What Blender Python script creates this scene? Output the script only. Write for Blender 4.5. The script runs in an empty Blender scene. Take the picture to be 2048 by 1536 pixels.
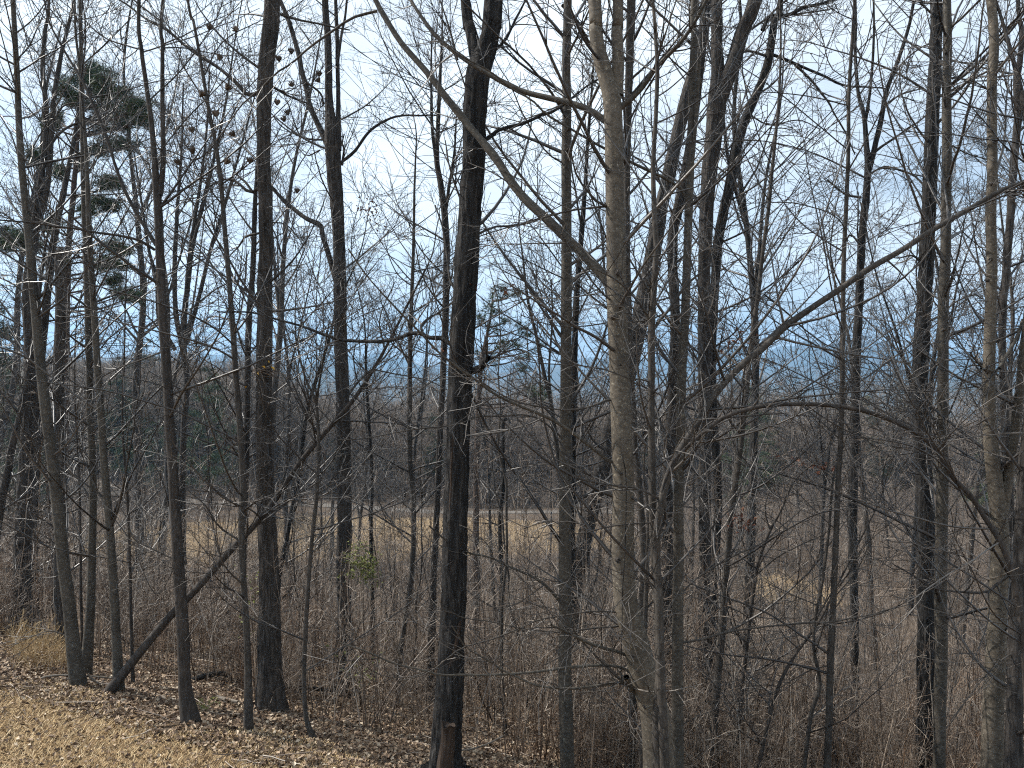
import bpy, math, random
import numpy as np
from mathutils import Vector
PI = math.pi
rng = np.random.default_rng(11)
random.seed(11)
SC = bpy.context.scene
C = SC.collection

# ------------------------------------------------------------------ camera, sky, sun, exposure
EYE, FPX, HORIZON = 4.0, 1547.0, 738.0
PITCH = math.atan((768 - HORIZON) / FPX)
cam_data = bpy.data.cameras.new('camera')
cam_data.sensor_width = 36
cam_data.lens = 36 * FPX / 2048
cam_data.clip_start, cam_data.clip_end = 0.05, 40000
cam = bpy.data.objects.new('camera', cam_data); C.objects.link(cam)
cam.location = (0, 0, EYE)
cam.rotation_euler = (PI / 2 - PITCH, 0, 0)
SC.camera = cam

SUN_AZ, SUN_EL = math.radians(-74), math.radians(43)
world = bpy.data.worlds.new('World'); SC.world = world; world.use_nodes = True
wn, wl = world.node_tree.nodes, world.node_tree.links
wn.clear()
def wnode(t, **k):
    n = wn.new(t)
    for a, b in k.items(): setattr(n, a, b)
    return n
w_out = wnode('ShaderNodeOutputWorld'); w_bg = wnode('ShaderNodeBackground')
w_sky = wnode('ShaderNodeTexSky', sky_type='NISHITA', sun_disc=False)
w_sky.sun_elevation, w_sky.sun_rotation = SUN_EL, SUN_AZ
w_sky.air_density, w_sky.dust_density, w_sky.ozone_density = 1.0, 1.6, 1.5
w_tc = wnode('ShaderNodeTexCoord'); w_sep = wnode('ShaderNodeSeparateXYZ')
wl.new(w_tc.outputs['Generated'], w_sep.inputs[0])
w_add = wnode('ShaderNodeMath', operation='ADD'); w_add.inputs[1].default_value = 0.22
w_abs = wnode('ShaderNodeMath', operation='ABSOLUTE')
wl.new(w_sep.outputs['Z'], w_abs.inputs[0]); wl.new(w_abs.outputs[0], w_add.inputs[0])
w_dx = wnode('ShaderNodeMath', operation='DIVIDE'); w_dy = wnode('ShaderNodeMath', operation='DIVIDE')
wl.new(w_sep.outputs['X'], w_dx.inputs[0]); wl.new(w_add.outputs[0], w_dx.inputs[1])
wl.new(w_sep.outputs['Y'], w_dy.inputs[0]); wl.new(w_add.outputs[0], w_dy.inputs[1])
w_com = wnode('ShaderNodeCombineXYZ')
wl.new(w_dx.outputs[0], w_com.inputs[0]); wl.new(w_dy.outputs[0], w_com.inputs[1])
w_noise = wnode('ShaderNodeTexNoise'); w_noise.inputs['Scale'].default_value = 0.85
w_noise.inputs['Detail'].default_value = 6; w_noise.inputs['Roughness'].default_value = 0.55
w_noise.inputs['Distortion'].default_value = 0.35
wl.new(w_com.outputs[0], w_noise.inputs['Vector'])
w_ramp = wnode('ShaderNodeMapRange'); w_ramp.inputs['From Min'].default_value = 0.33; w_ramp.inputs['From Max'].default_value = 0.56
w_ramp.inputs['To Min'].default_value = 0.34; w_ramp.inputs['To Max'].default_value = 0.97
wl.new(w_noise.outputs['Fac'], w_ramp.inputs['Value'])
w_mix = wnode('ShaderNodeMix', data_type='RGBA')
SKY_STRENGTH = 0.093
w_mix.inputs['B'].default_value = (8.3, 9.05, 9.6, 1)      # thin bright cloud
wl.new(w_ramp.outputs[0], w_mix.inputs['Factor']); wl.new(w_sky.outputs[0], w_mix.inputs['A'])
wl.new(w_mix.outputs['Result'], w_bg.inputs['Color']); w_bg.inputs['Strength'].default_value = SKY_STRENGTH
wl.new(w_bg.outputs[0], w_out.inputs['Surface'])

sd = bpy.data.lights.new('sun', 'SUN'); sd.energy = 5.0; sd.angle = math.radians(0.6); sd.color = (1.0, 0.955, 0.88)
sun = bpy.data.objects.new('sun', sd); C.objects.link(sun)
SUN_DIR = Vector((math.sin(SUN_AZ) * math.cos(SUN_EL), math.cos(SUN_AZ) * math.cos(SUN_EL), math.sin(SUN_EL)))
sun.rotation_euler = SUN_DIR.to_track_quat('Z', 'Y').to_euler(); sun.location = SUN_DIR * 60

SC.view_settings.view_transform = 'Standard'
SC.view_settings.look = 'None'
SC.view_settings.exposure = 0.68
SC.view_settings.gamma = 1.0
SC.view_settings.use_curve_mapping = False
SC.render.engine = 'CYCLES'
cy = SC.cycles
cy.max_bounces = 4; cy.diffuse_bounces = 2; cy.glossy_bounces = 1; cy.transmission_bounces = 1
cy.volume_bounces = 0; cy.transparent_max_bounces = 4
cy.caustics_reflective = cy.caustics_refractive = False
cy.use_denoising = False
cy.use_adaptive_sampling = True; cy.adaptive_threshold = 0.02
cy.pixel_filter_type = 'BLACKMAN_HARRIS'
try: cy.filter_width = 1.15
except Exception: pass

# ------------------------------------------------------------------ helpers
def P(px, py, d):
    """the point seen at photo pixel (px, py) whose distance ahead is d"""
    cx, cyy = (px - 1024) / FPX, (768 - py) / FPX
    cp, sp = math.cos(PITCH), math.sin(PITCH)
    dy = cp + cyy * sp; dz = -sp + cyy * cp
    s = d / dy
    return np.array([cx * s, d, EYE + dz * s])

NX, NY = 0.427, 0.904
def bank_u(x, y): return (x + 6.3) * NX + (y - 9.5) * NY
def smooth(a, b, x):
    t = np.clip((x - a) / (b - a), 0, 1); return t * t * (3 - 2 * t)
def wave(x, y, s, k):
    return (np.sin(x * s * 1.0 + k) * np.cos(y * s * 1.3 + 2 * k) + 0.5 * np.sin(x * s * 2.3 + y * s * 1.7 + k * 3) + 0.25 * np.sin(x * s * 4.9 - y * s * 5.3 + k))
def height(x, y):
    x = np.asarray(x, float); y = np.asarray(y, float)
    u = bank_u(x, y)
    us = np.where(u > 0, u, 0)
    k = 0.38
    z = 0.2 - k * (us - 0.9 * (1 - np.exp(-us / 0.9)) * 0.25)
    floor_z = -10.0 + 0.5 * wave(x, y, 0.05, 1.3)
    t = smooth(-2.5, 2.5, z - floor_z)
    z = floor_z + (z - floor_z) * t
    r = np.sqrt(x * x + y * y); ang = np.arctan2(x, y)
    right = smooth(-0.55, 0.05, ang)
    drop = smooth(80, 150, r) * 14 + smooth(140, 420, r) * 26 + smooth(400, 1500, r) * 32
    lift = smooth(70, 160, r) * 3.0 + smooth(150, 420, r) * -6 - smooth(500, 1500, r) * 40
    far = np.where(y > 0, -drop * right + lift * (1 - right), -smooth(80, 900, r) * 20)
    z = z + far
    z = z + smooth(150, 500, r) * 5 * wave(x, y, 0.012, 0.4)
    # ridges far away
    a = np.degrees(ang)
    def ridge(r0, wdt, hgt): return np.exp(-((r - r0) / wdt) ** 2) * hgt
    n1 = 1 + 0.16 * np.sin(a * 0.55 + 1) + 0.10 * np.sin(a * 1.3 + .5) + 0.05 * np.sin(a * 3.1) + 0.02 * np.sin(a * 9.7)
    z = z + ridge(1900, 300, 48) * (1 + 0.25 * np.sin(a * 0.42 + 2.2) + 0.12 * np.sin(a * 1.7))
    z = z + ridge(2900, 380, 70) * (1 + 0.22 * np.sin(a * 0.36 + 0.4) + 0.1 * np.sin(a * 1.9 + 1) + .03 * np.sin(a * 7))
    hi = 150 + 190 * np.exp(-((a - 19) / 6.5) ** 2) + 120 * np.exp(-((a - 29) / 5) ** 2) + 95 * np.exp(-((a - 7.0) / 2.4) ** 2) + 60 * np.exp(-((a + 15) / 8) ** 2)
    z = z + ridge(4200, 520, 1) * (hi * n1 * .57 + 22)
    return z
def hz(x, y): return float(height(x, y))
def hit(px, py):
    """distance ahead at which the view ray through a photo pixel meets the ground"""
    d = 3.0
    while d < 400:
        p = P(px, py, d)
        if p[2] <= hz(p[0], p[1]): return d
        d *= 1.004
    return d

def link(o, parent=None):
    C.objects.link(o)
    if parent is not None: o.parent = parent
    return o
def tag(o, label=None, cat=None, group=None, kind=None):
    if label: o['label'] = label
    if cat: o['category'] = cat
    if group: o['group'] = group
    if kind: o['kind'] = kind
    return o
def empty(name, loc):
    o = bpy.data.objects.new(name, None); o.location = loc; o.empty_display_size = 0.2
    return link(o)
def mesh_np(name, V, F, mat, smooth_=True, tri=False):
    """V (n,3); F (m,k) one face size"""
    me = bpy.data.meshes.new(name)
    V = np.ascontiguousarray(V, np.float32); F = np.ascontiguousarray(F, np.int32)
    m, k = F.shape
    me.vertices.add(len(V)); me.vertices.foreach_set('co', V.ravel())
    me.loops.add(m * k); me.loops.foreach_set('vertex_index', F.ravel())
    me.polygons.add(m)
    me.polygons.foreach_set('loop_start', np.arange(0, m * k, k, dtype=np.int32))
    me.polygons.foreach_set('use_smooth', np.full(m, smooth_, bool))
    me.update(calc_edges=True)
    if mat: me.materials.append(mat)
    return me
def tubes_np(P_, R_, s=3, ecc=None):
    """P_ (N,K,3), R_ (N,K) or (N,K,s) -> verts, quads"""
    N, K, _ = P_.shape
    T = np.gradient(P_, axis=1); T /= (np.linalg.norm(T, axis=2, keepdims=True) + 1e-9)
    ref = np.zeros_like(T); m = T.mean(axis=1)
    use_x = np.abs(m[:, 2]) > 0.7
    ref[use_x] = (0, -1, 0.03); ref[~use_x] = (0, 0, 1)
    A = np.cross(T, ref); A /= (np.linalg.norm(A, axis=2, keepdims=True) + 1e-9)
    B = np.cross(T, A)
    th = np.linspace(0, 2 * PI, s, endpoint=False)
    if R_.ndim == 2: R_ = np.repeat(R_[:, :, None], s, axis=2)
    V = P_[:, :, None, :] + R_[..., None] * (np.cos(th)[None, None, :, None] * A[:, :, None, :] + np.sin(th)[None, None, :, None] * B[:, :, None, :])
    V = V.reshape(-1, 3)
    base = (np.arange(N)[:, None, None] * K + np.arange(K - 1)[None, :, None]) * s
    j = np.arange(s)[None, None, :]; j2 = (j + 1) % s
    F = np.stack([base + j, base + j2, base + s + j2, base + s + j], axis=-1).reshape(-1, 4)
    return V, F
class Bag:
    def __init__(self): self.V, self.F, self.n = [], [], 0
    def add(self, V, F):
        if len(V) == 0: return
        self.V.append(V); self.F.append(F + self.n); self.n += len(V)
    def mesh(self, name, mat, smooth_=True): return mesh_np(name, np.concatenate(self.V), np.concatenate(self.F), mat, smooth_)
def curve_pts(pts, n):
    """Catmull-Rom through rows of pts (any columns), n samples"""
    p = np.asarray(pts, float)
    if len(p) == 2: t = np.linspace(0, 1, n)[:, None]; return p[0] * (1 - t) + p[1] * t
    q = np.vstack([2 * p[0] - p[1], p, 2 * p[-1] - p[-2]])
    seg = np.linalg.norm(np.diff(p[:, :3], axis=0), axis=1); cum = np.concatenate([[0], np.cumsum(seg)])
    s = np.linspace(0, cum[-1], n); i = np.clip(np.searchsorted(cum, s, side='right') - 1, 0, len(p) - 2)
    t = ((s - cum[i]) / (seg[i] + 1e-9))[:, None]
    p0, p1, p2, p3 = q[i], q[i + 1], q[i + 2], q[i + 3]
    return 0.5 * ((2 * p1) + (-p0 + p2) * t + (2 * p0 - 5 * p1 + 4 * p2 - p3) * t ** 2 + (-p0 + 3 * p1 - 3 * p2 + p3) * t ** 3)
def noise_rows(n, s, cell, r):
    """(n,s) smooth random along the rows with a cell of 'cell' rows"""
    m = max(3, int(n / cell) + 3)
    g = r.standard_normal((m, s))
    x = (np.arange(n)[:, None] / cell) + r.random(s)[None, :] * 1.0
    i = np.clip(np.floor(x).astype(int), 0, m - 2); f = x - i; f = f * f * (3 - 2 * f)
    c = np.arange(s)[None, :]
    return g[i, c] * (1 - f) + g[i + 1, c] * f
def log_mesh(pts, style, r):
    """pts (n,4) world + radius -> detailed trunk"""
    L = np.linalg.norm(np.diff(pts[:, :3], axis=0), axis=1).sum()
    rm = pts[:, 3].mean()
    step = {'smooth': 0.06, 'young': 0.07}.get(style, 0.035)
    n = int(min(520, max(12, L / max(step, rm * 0.3)))); s = 24 if rm > 0.08 else (14 if rm > 0.035 else 8)
    if style in ('shag', 'black', 'rough') and rm > 0.08: s = 40
    c = curve_pts(pts, n)
    rad = np.maximum(c[:, 3], 0.003)[:, None] * np.ones((1, s))
    amp = {'smooth': 0.012, 'young': 0.02, 'shag': 0.055, 'black': 0.075, 'rough': 0.065}[style]
    ds = L / n
    if style in ('shag', 'black', 'rough'):
        g = noise_rows(n, s, 0.22 / ds, r); g = np.tanh(g * 1.3)
        h = noise_rows(n, s, 0.07 / ds, r)
        rad *= 1 + amp * g + amp * 0.45 * h
    else:
        g = noise_rows(n, s, 0.25 / ds, r); g = (g + np.roll(g, 1, 1) + np.roll(g, -1, 1)) / 3
        rad *= 1 + amp * g
    w = noise_rows(n, 2, 0.5 / ds, r) * rm * 0.06
    c[:, 0] += w[:, 0]; c[:, 1] += w[:, 1]
    V, F = tubes_np(c[None, :, :3], rad[None], s)
    # end caps as fans of quads
    caps = []
    for row, ordr in ((0, 1), (n - 1, -1)):
        b = row * s; idx = [b + j for j in range(s)]
        for j in range(1, s - 2, 2): caps.append([idx[0], idx[j], idx[j + 1], idx[j + 2]][::ordr] if j + 2 < s else [idx[0], idx[j], idx[j + 1], idx[j + 1]])
    F = np.vstack([F, np.array(caps)])
    return V, F

def grow(P_, R_, m, t0, t1, L0, L1, ang, K, up, wob, rk, rmin, r, rmax=1.0, lscale=0.5, side=None):
    N, K0, _ = P_.shape
    if N == 0 or m <= 0: return np.zeros((0, K, 3)), np.zeros((0, K))
    M = int(N * m) if m >= 1 else max(1, int(N * m))
    par = np.repeat(np.arange(N), int(m)) if m >= 1 else r.integers(0, N, M)
    M = len(par)
    t = t0 + (t1 - t0) * r.random(M)
    x = t * (K0 - 1); i = np.clip(x.astype(int), 0, K0 - 2); f = (x - i)[:, None]
    pos = P_[par, i] * (1 - f) + P_[par, i + 1] * f
    T = P_[par, i + 1] - P_[par, i]; T /= (np.linalg.norm(T, axis=1, keepdims=True) + 1e-9)
    rp = R_[par, i] * (1 - f[:, 0]) + R_[par, i + 1] * f[:, 0]
    q = r.standard_normal((M, 3)); q -= (q * T).sum(1, keepdims=True) * T; q /= (np.linalg.norm(q, axis=1, keepdims=True) + 1e-9)
    a = np.radians(ang[0] + (ang[1] - ang[0]) * r.random(M))[:, None]
    D = np.cos(a) * T + np.sin(a) * q
    L = (L0 + (L1 - L0) * r.random(M)) * (1 - lscale * (t - t0) / max(1e-6, t1 - t0))
    out = np.zeros((M, K, 3)); out[:, 0] = pos
    st = (L / (K - 1))[:, None]
    bend = r.standard_normal((M, 3)) * min(.55, wob * 2.6)
    for k in range(1, K):
        D = D + np.array([0, 0, up]) / (K - 1) + bend * (1.0 / K) + r.standard_normal((M, 3)) * wob * 1.15 / K ** .5
        D /= np.linalg.norm(D, axis=1, keepdims=True)
        out[:, k] = out[:, k - 1] + D * st
    r0 = np.minimum(np.maximum(rp * rk, rmin * 1.3), rmax)
    R = r0[:, None] + (rmin - r0[:, None]) * (np.linspace(0, 1, K)[None, :] ** 0.8)
    return out, R

# ------------------------------------------------------------------ materials
def new_mat(name):
    m = bpy.data.materials.new(name); m.use_nodes = True
    nt = m.node_tree; b = nt.nodes['Principled BSDF']; b.inputs['Specular IOR Level'].default_value = 0.25
    return m, nt, b
def N(nt, t, ins=None, **k):
    n = nt.nodes.new(t)
    for a, b in k.items(): setattr(n, a, b)
    for a, b in (ins or {}).items(): n.inputs[a].default_value = b
    return n
def ramp(nt, stops):
    n = nt.nodes.new('ShaderNodeValToRGB'); e = n.color_ramp.elements
    while len(e) < len(stops): e.new(0.5)
    for i, (p, c) in enumerate(stops): e[i].position = p; e[i].color = (*c, 1)
    return n
def bark(name, dark, mid, light, sc=(30, 30, 4), bump=0.5, dist=0.01, lichen=0.0, rough=0.9, rings=0.0, detail=6):
    m, nt, b = new_mat(name); L = nt.links
    tc = N(nt, 'ShaderNodeTexCoord'); mp = N(nt, 'ShaderNodeMapping'); mp.inputs['Scale'].default_value = sc
    L.new(tc.outputs['Object'], mp.inputs['Vector'])
    n1 = N(nt, 'ShaderNodeTexNoise', {'Scale': 1.0, 'Detail': detail, 'Roughness': 0.62, 'Distortion': 0.6}); L.new(mp.outputs[0], n1.inputs['Vector'])
    r1 = ramp(nt, [(0.32, dark), (0.5, mid), (0.72, light)]); L.new(n1.outputs['Fac'], r1.inputs['Fac'])
    n2 = N(nt, 'ShaderNodeTexNoise', {'Scale': 1.7, 'Detail': 4, 'Roughness': 0.6}); L.new(tc.outputs['Object'], n2.inputs['Vector'])
    mr = N(nt, 'ShaderNodeMapRange', {'From Min': 0.3, 'From Max': 0.7, 'To Min': 0.62, 'To Max': 1.32}); L.new(n2.outputs['Fac'], mr.inputs['Value'])
    mul = N(nt, 'ShaderNodeMix', data_type='RGBA', blend_type='MULTIPLY'); mul.inputs['Factor'].default_value = 1
    L.new(r1.outputs['Color'], mul.inputs['A']); L.new(mr.outputs[0], mul.inputs['B'])
    col = mul.outputs['Result']
    if lichen > 0:
        v = N(nt, 'ShaderNodeTexNoise', {'Scale': 38.0, 'Detail': 2, 'Roughness': 0.75, 'Distortion': .4}); L.new(tc.outputs['Object'], v.inputs['Vector'])
        lr = N(nt, 'ShaderNodeMapRange', {'From Min': 0.61, 'From Max': 0.68, 'To Min': 0, 'To Max': lichen}); L.new(v.outputs['Fac'], lr.inputs['Value'])
        mx = N(nt, 'ShaderNodeMix', data_type='RGBA'); mx.inputs['B'].default_value = (light[0] * 2.3, light[1] * 2.4, light[2] * 2.3, 1)
        L.new(lr.outputs[0], mx.inputs['Factor']); L.new(col, mx.inputs['A']); col = mx.outputs['Result']
    L.new(col, b.inputs['Base Color']); b.inputs['Roughness'].default_value = rough
    bp = N(nt, 'ShaderNodeBump', {'Strength': bump, 'Distance': dist}); L.new(n1.outputs['Fac'], bp.inputs['Height'])
    L.new(bp.outputs[0], b.inputs['Normal'])
    return m
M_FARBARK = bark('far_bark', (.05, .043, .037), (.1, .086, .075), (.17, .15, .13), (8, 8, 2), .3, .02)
M_SMOOTH = bark('smooth_bark', (.034, .030, .025), (.062, .054, .044), (.1, .088, .072), (22, 22, 34), 0.25, 0.004, 0.55, 0.75)
M_PALE = bark('pale_smooth_bark', (.058, .049, .038), (.1, .084, .065), (.155, .132, .104), (22, 22, 34), 0.25, 0.004, 0.6, 0.75)
M_YOUNG = bark('young_bark', (.026, .023, .020), (.05, .043, .037), (.09, .079, .068), (40, 40, 14), 0.35, 0.004, 0.35, 0.8)
M_BROWN = bark('brown_bark', (.022, .019, .017), (.043, .036, .031), (.082, .069, .06), (40, 40, 9), 0.5, 0.006, 0.1, 0.85)
M_SHAG = bark('shaggy_bark', (.016, .014, .012), (.055, .047, .041), (.115, .1, .088), (38, 38, 4.5), 1.0, 0.03, 0.2)
M_BLACK = bark('black_bark', (.005, .005, .0052), (.02, .0185, .018), (.062, .057, .052), (34, 34, 4), 1.0, 0.035, 0.22)
M_ROUGH = bark('furrowed_bark', (.015, .013, .012), (.046, .040, .036), (.094, .084, .075), (30, 30, 4), 1.0, 0.03, 0.1)
M_LOG = bark('dead_wood', (.09, .075, .06), (.2, .17, .14), (.34, .3, .25), (6, 60, 60), 0.8, 0.01, 0.1)
M_RAW = bark('split_wood', (.02, .014, .011), (.042, .029, .022), (.08, .057, .042), (60, 60, 3), 0.9, 0.015, 0.0)
def flat_var(name, stops, rough=0.85, spec=0.25, sss=None, by='island'):
    m, nt, b = new_mat(name); L = nt.links
    if by == 'island': g = N(nt, 'ShaderNodeNewGeometry'); src = g.outputs['Random Per Island']
    else: g = N(nt, 'ShaderNodeObjectInfo'); src = g.outputs['Random']
    r1 = ramp(nt, stops); L.new(src, r1.inputs['Fac']); L.new(r1.outputs['Color'], b.inputs['Base Color'])
    b.inputs['Roughness'].default_value = rough; b.inputs['Specular IOR Level'].default_value = spec
    return m
M_TWIG = flat_var('twig_bark', [(0, (.018, .015, .014)), (.45, (.042, .036, .032)), (.8, (.075, .065, .057)), (1, (.17, .15, .13))], 0.42, 0.5)
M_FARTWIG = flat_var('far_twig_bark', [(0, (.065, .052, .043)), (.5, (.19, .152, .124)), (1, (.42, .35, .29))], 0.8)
M_BRUSH = flat_var('brush_stems', [(0, (.05, .034, .024)), (.4, (.145, .105, .077)), (.75, (.29, .225, .172)), (1, (.5, .43, .355))], 0.45, 0.5)
M_RUSSET = flat_var('russet_stems', [(0, (.06, .035, .022)), (.5, (.17, .105, .066)), (1, (.38, .28, .2))], 0.6)
M_LEAF = flat_var('dead_leaf', [(0, (.06, .036, .024)), (.35, (.16, .108, .072)), (.65, (.27, .19, .125)), (.88, (.38, .285, .195)), (1, (.55, .46, .35))], 0.7)
M_REDLEAF = flat_var('russet_leaf', [(0, (.07, .025, .015)), (.6, (.15, .06, .035)), (1, (.25, .12, .07))], 0.7)
M_YLEAF = flat_var('yellow_leaf', [(0, (.55, .30, .03)), (1, (.7, .45, .08))], 0.6)
M_STRAW = flat_var('straw', [(0, (.14, .088, .045)), (.3, (.3, .2, .1)), (.7, (.48, .34, .175)), (1, (.66, .52, .33))], 0.8)
M_FIELD = flat_var('field_straw', [(0, (.17, .115, .07)), (.5, (.29, .21, .125)), (1, (.4, .31, .19))], 0.9)
M_NEEDLE = flat_var('pine_needles', [(0, (.02, .034, .017)), (.5, (.045, .072, .034)), (1, (.09, .125, .055))], 0.6)
M_GREEN = flat_var('yellow_green_leaf', [(0, (.13, .14, .045)), (1, (.27, .28, .09))], 0.6)
M_POD = flat_var('seed_cone', [(0, (.05, .036, .025)), (1, (.12, .085, .06))], 0.8)
M_PINEBARK = bark('pine_bark', (.03, .022, .018), (.07, .05, .04), (.12, .09, .075), (20, 20, 5), 0.9, 0.02)

def ground_material():
    m, nt, b = new_mat('ground_soil'); L = nt.links
    tc = N(nt, 'ShaderNodeNewGeometry'); pos = tc.outputs['Position']
    sp = N(nt, 'ShaderNodeSeparateXYZ'); L.new(pos, sp.inputs[0])
    def math_(op, a, b_=None):
        n = N(nt, 'ShaderNodeMath', operation=op)
        for i, v in enumerate((a, b_)):
            if v is None: continue
            if isinstance(v, (int, float)): n.inputs[i].default_value = v
            else: L.new(v, n.inputs[i])
        return n.outputs[0]
    n1 = N(nt, 'ShaderNodeTexNoise', {'Scale': 9.0, 'Detail': 8, 'Roughness': 0.7}); L.new(pos, n1.inputs['Vector'])
    n2 = N(nt, 'ShaderNodeTexNoise', {'Scale': 0.9, 'Detail': 5, 'Roughness': 0.6}); L.new(pos, n2.inputs['Vector'])
    n3 = N(nt, 'ShaderNodeTexNoise', {'Scale': 0.05, 'Detail': 6, 'Roughness': 0.65}); L.new(pos, n3.inputs['Vector'])
    u = math_('ADD', math_('MULTIPLY', math_('ADD', sp.outputs[0], 6.3), NX), math_('MULTIPLY', math_('ADD', sp.outputs[1], -9.5), NY))
    uu = math_('ADD', u, math_('MULTIPLY', math_('SUBTRACT', n2.outputs['Fac'], 0.5), 2.4))
    lawn = ramp(nt, [(0.3, (.08, .05, .028)), (0.5, (.19, .125, .065)), (0.75, (.3, .21, .115))]); L.new(n1.outputs['Fac'], lawn.inputs['Fac'])
    litter = ramp(nt, [(0.3, (.055, .036, .022)), (0.5, (.15, .102, .065)), (0.7, (.29, .21, .14))]); L.new(n1.outputs['Fac'], litter.inputs['Fac'])
    mr = N(nt, 'ShaderNodeMapRange', {'From Min': -0.6, 'From Max': 0.5}); L.new(uu, mr.inputs['Value'])
    mx = N(nt, 'ShaderNodeMix', data_type='RGBA'); L.new(mr.outputs[0], mx.inputs['Factor']); L.new(lawn.outputs[0], mx.inputs['A']); L.new(litter.outputs[0], mx.inputs['B'])
    # dry field on the valley floor
    fx = math_('DIVIDE', math_('ADD', sp.outputs[0], 14.0), 24.0); fy = math_('DIVIDE', math_('ADD', sp.outputs[1], -62.5), 8.5)
    e1 = math_('ADD', math_('MULTIPLY', fx, fx), math_('MULTIPLY', fy, fy))
    gx = math_('DIVIDE', math_('ADD', sp.outputs[0], -17.5), 2.6); gy = math_('DIVIDE', math_('ADD', sp.outputs[1], -48.0), 4.0)
    e2 = math_('ADD', math_('MULTIPLY', gx, gx), math_('MULTIPLY', gy, gy))
    e = math_('ADD', math_('MINIMUM', e1, e2), math_('MULTIPLY', math_('SUBTRACT', n2.outputs['Fac'], 0.5), 0.9))
    fr = N(nt, 'ShaderNodeMapRange', {'From Min': 1.25, 'From Max': 0.85}); L.new(e, fr.inputs['Value'])
    field = ramp(nt, [(0.3, (.17, .12, .075)), (0.55, (.28, .205, .125)), (0.8, (.38, .29, .18))]); L.new(n1.outputs['Fac'], field.inputs['Fac'])
    mx2 = N(nt, 'ShaderNodeMix', data_type='RGBA'); L.new(fr.outputs[0], mx2.inputs['Factor']); L.new(mx.outputs['Result'], mx2.inputs['A']); L.new(field.outputs[0], mx2.inputs['B'])
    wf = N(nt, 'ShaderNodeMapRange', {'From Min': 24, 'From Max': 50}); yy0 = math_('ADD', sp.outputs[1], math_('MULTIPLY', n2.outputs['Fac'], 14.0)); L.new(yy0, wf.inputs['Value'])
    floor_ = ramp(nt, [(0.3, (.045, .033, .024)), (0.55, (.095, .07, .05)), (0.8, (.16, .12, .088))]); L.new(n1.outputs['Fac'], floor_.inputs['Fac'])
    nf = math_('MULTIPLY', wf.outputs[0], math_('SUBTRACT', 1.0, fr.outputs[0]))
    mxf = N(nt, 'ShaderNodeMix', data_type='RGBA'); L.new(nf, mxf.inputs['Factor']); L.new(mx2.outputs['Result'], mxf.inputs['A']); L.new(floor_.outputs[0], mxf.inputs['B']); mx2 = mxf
    # far wooded hills
    yy = math_('SQRT', math_('ADD', math_('MULTIPLY', sp.outputs[0], sp.outputs[0]), math_('MULTIPLY', sp.outputs[1], sp.outputs[1])))
    fm = N(nt, 'ShaderNodeMapRange', {'From Min': 160, 'From Max': 420}); L.new(yy, fm.inputs['Value'])
    n4 = N(nt, 'ShaderNodeTexNoise', {'Scale': 0.012, 'Detail': 8, 'Roughness': 0.7}); L.new(pos, n4.inputs['Vector'])
    hill = ramp(nt, [(0.35, (.03, .042, .024)), (0.5, (.06, .056, .042)), (0.7, (.1, .08, .062))]); L.new(n4.outputs['Fac'], hill.inputs['Fac'])
    mx3 = N(nt, 'ShaderNodeMix', data_type='RGBA'); L.new(fm.outputs[0], mx3.inputs['Factor']); L.new(mx2.outputs['Result'], mx3.inputs['A']); L.new(hill.outputs[0], mx3.inputs['B'])
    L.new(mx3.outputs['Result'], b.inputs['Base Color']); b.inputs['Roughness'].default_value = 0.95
    bp = N(nt, 'ShaderNodeBump', {'Strength': 0.8, 'Distance': 0.04}); L.new(n1.outputs['Fac'], bp.inputs['Height']); L.new(bp.outputs[0], b.inputs['Normal'])
    return m
M_GROUND = ground_material()

# ------------------------------------------------------------------ the ground, to the far ridges
rr = np.concatenate([np.linspace(0.5, 20, 70), np.geomspace(20.6, 5600, 150)])
na = 360; aa = np.linspace(-PI, PI, na, endpoint=False)
Rg, Ag = np.meshgrid(rr, aa, indexing='ij')
X, Y = Rg * np.sin(Ag), Rg * np.cos(Ag); Z = height(X, Y)
Z = Z + smooth(500, 1200, Rg) * rng.standard_normal(Z.shape) * np.minimum(6, Rg * 0.0012)
V = np.stack([X, Y, Z], -1).reshape(-1, 3)
V = np.vstack([[0, 0, hz(0, 0)], V])
i = np.arange(len(rr) - 1)[:, None]; j = np.arange(na)[None, :]; j2 = (j + 1) % na
F = np.stack([1 + i * na + j, 1 + i * na + j2, 1 + (i + 1) * na + j2, 1 + (i + 1) * na + j], -1).reshape(-1, 4)
V[:, 2] = np.where(V[:, 2] < -200, -200, V[:, 2])
cap = np.array([[0, 1 + k, 1 + (k + 1) % na, 1 + (k + 2) % na] for k in range(0, na, 2)])
gme = mesh_np('ground', V, np.vstack([F[:, ::-1], cap[:, ::-1]]), M_GROUND)
tag(link(bpy.data.objects.new('ground', gme)), kind='structure')

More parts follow.
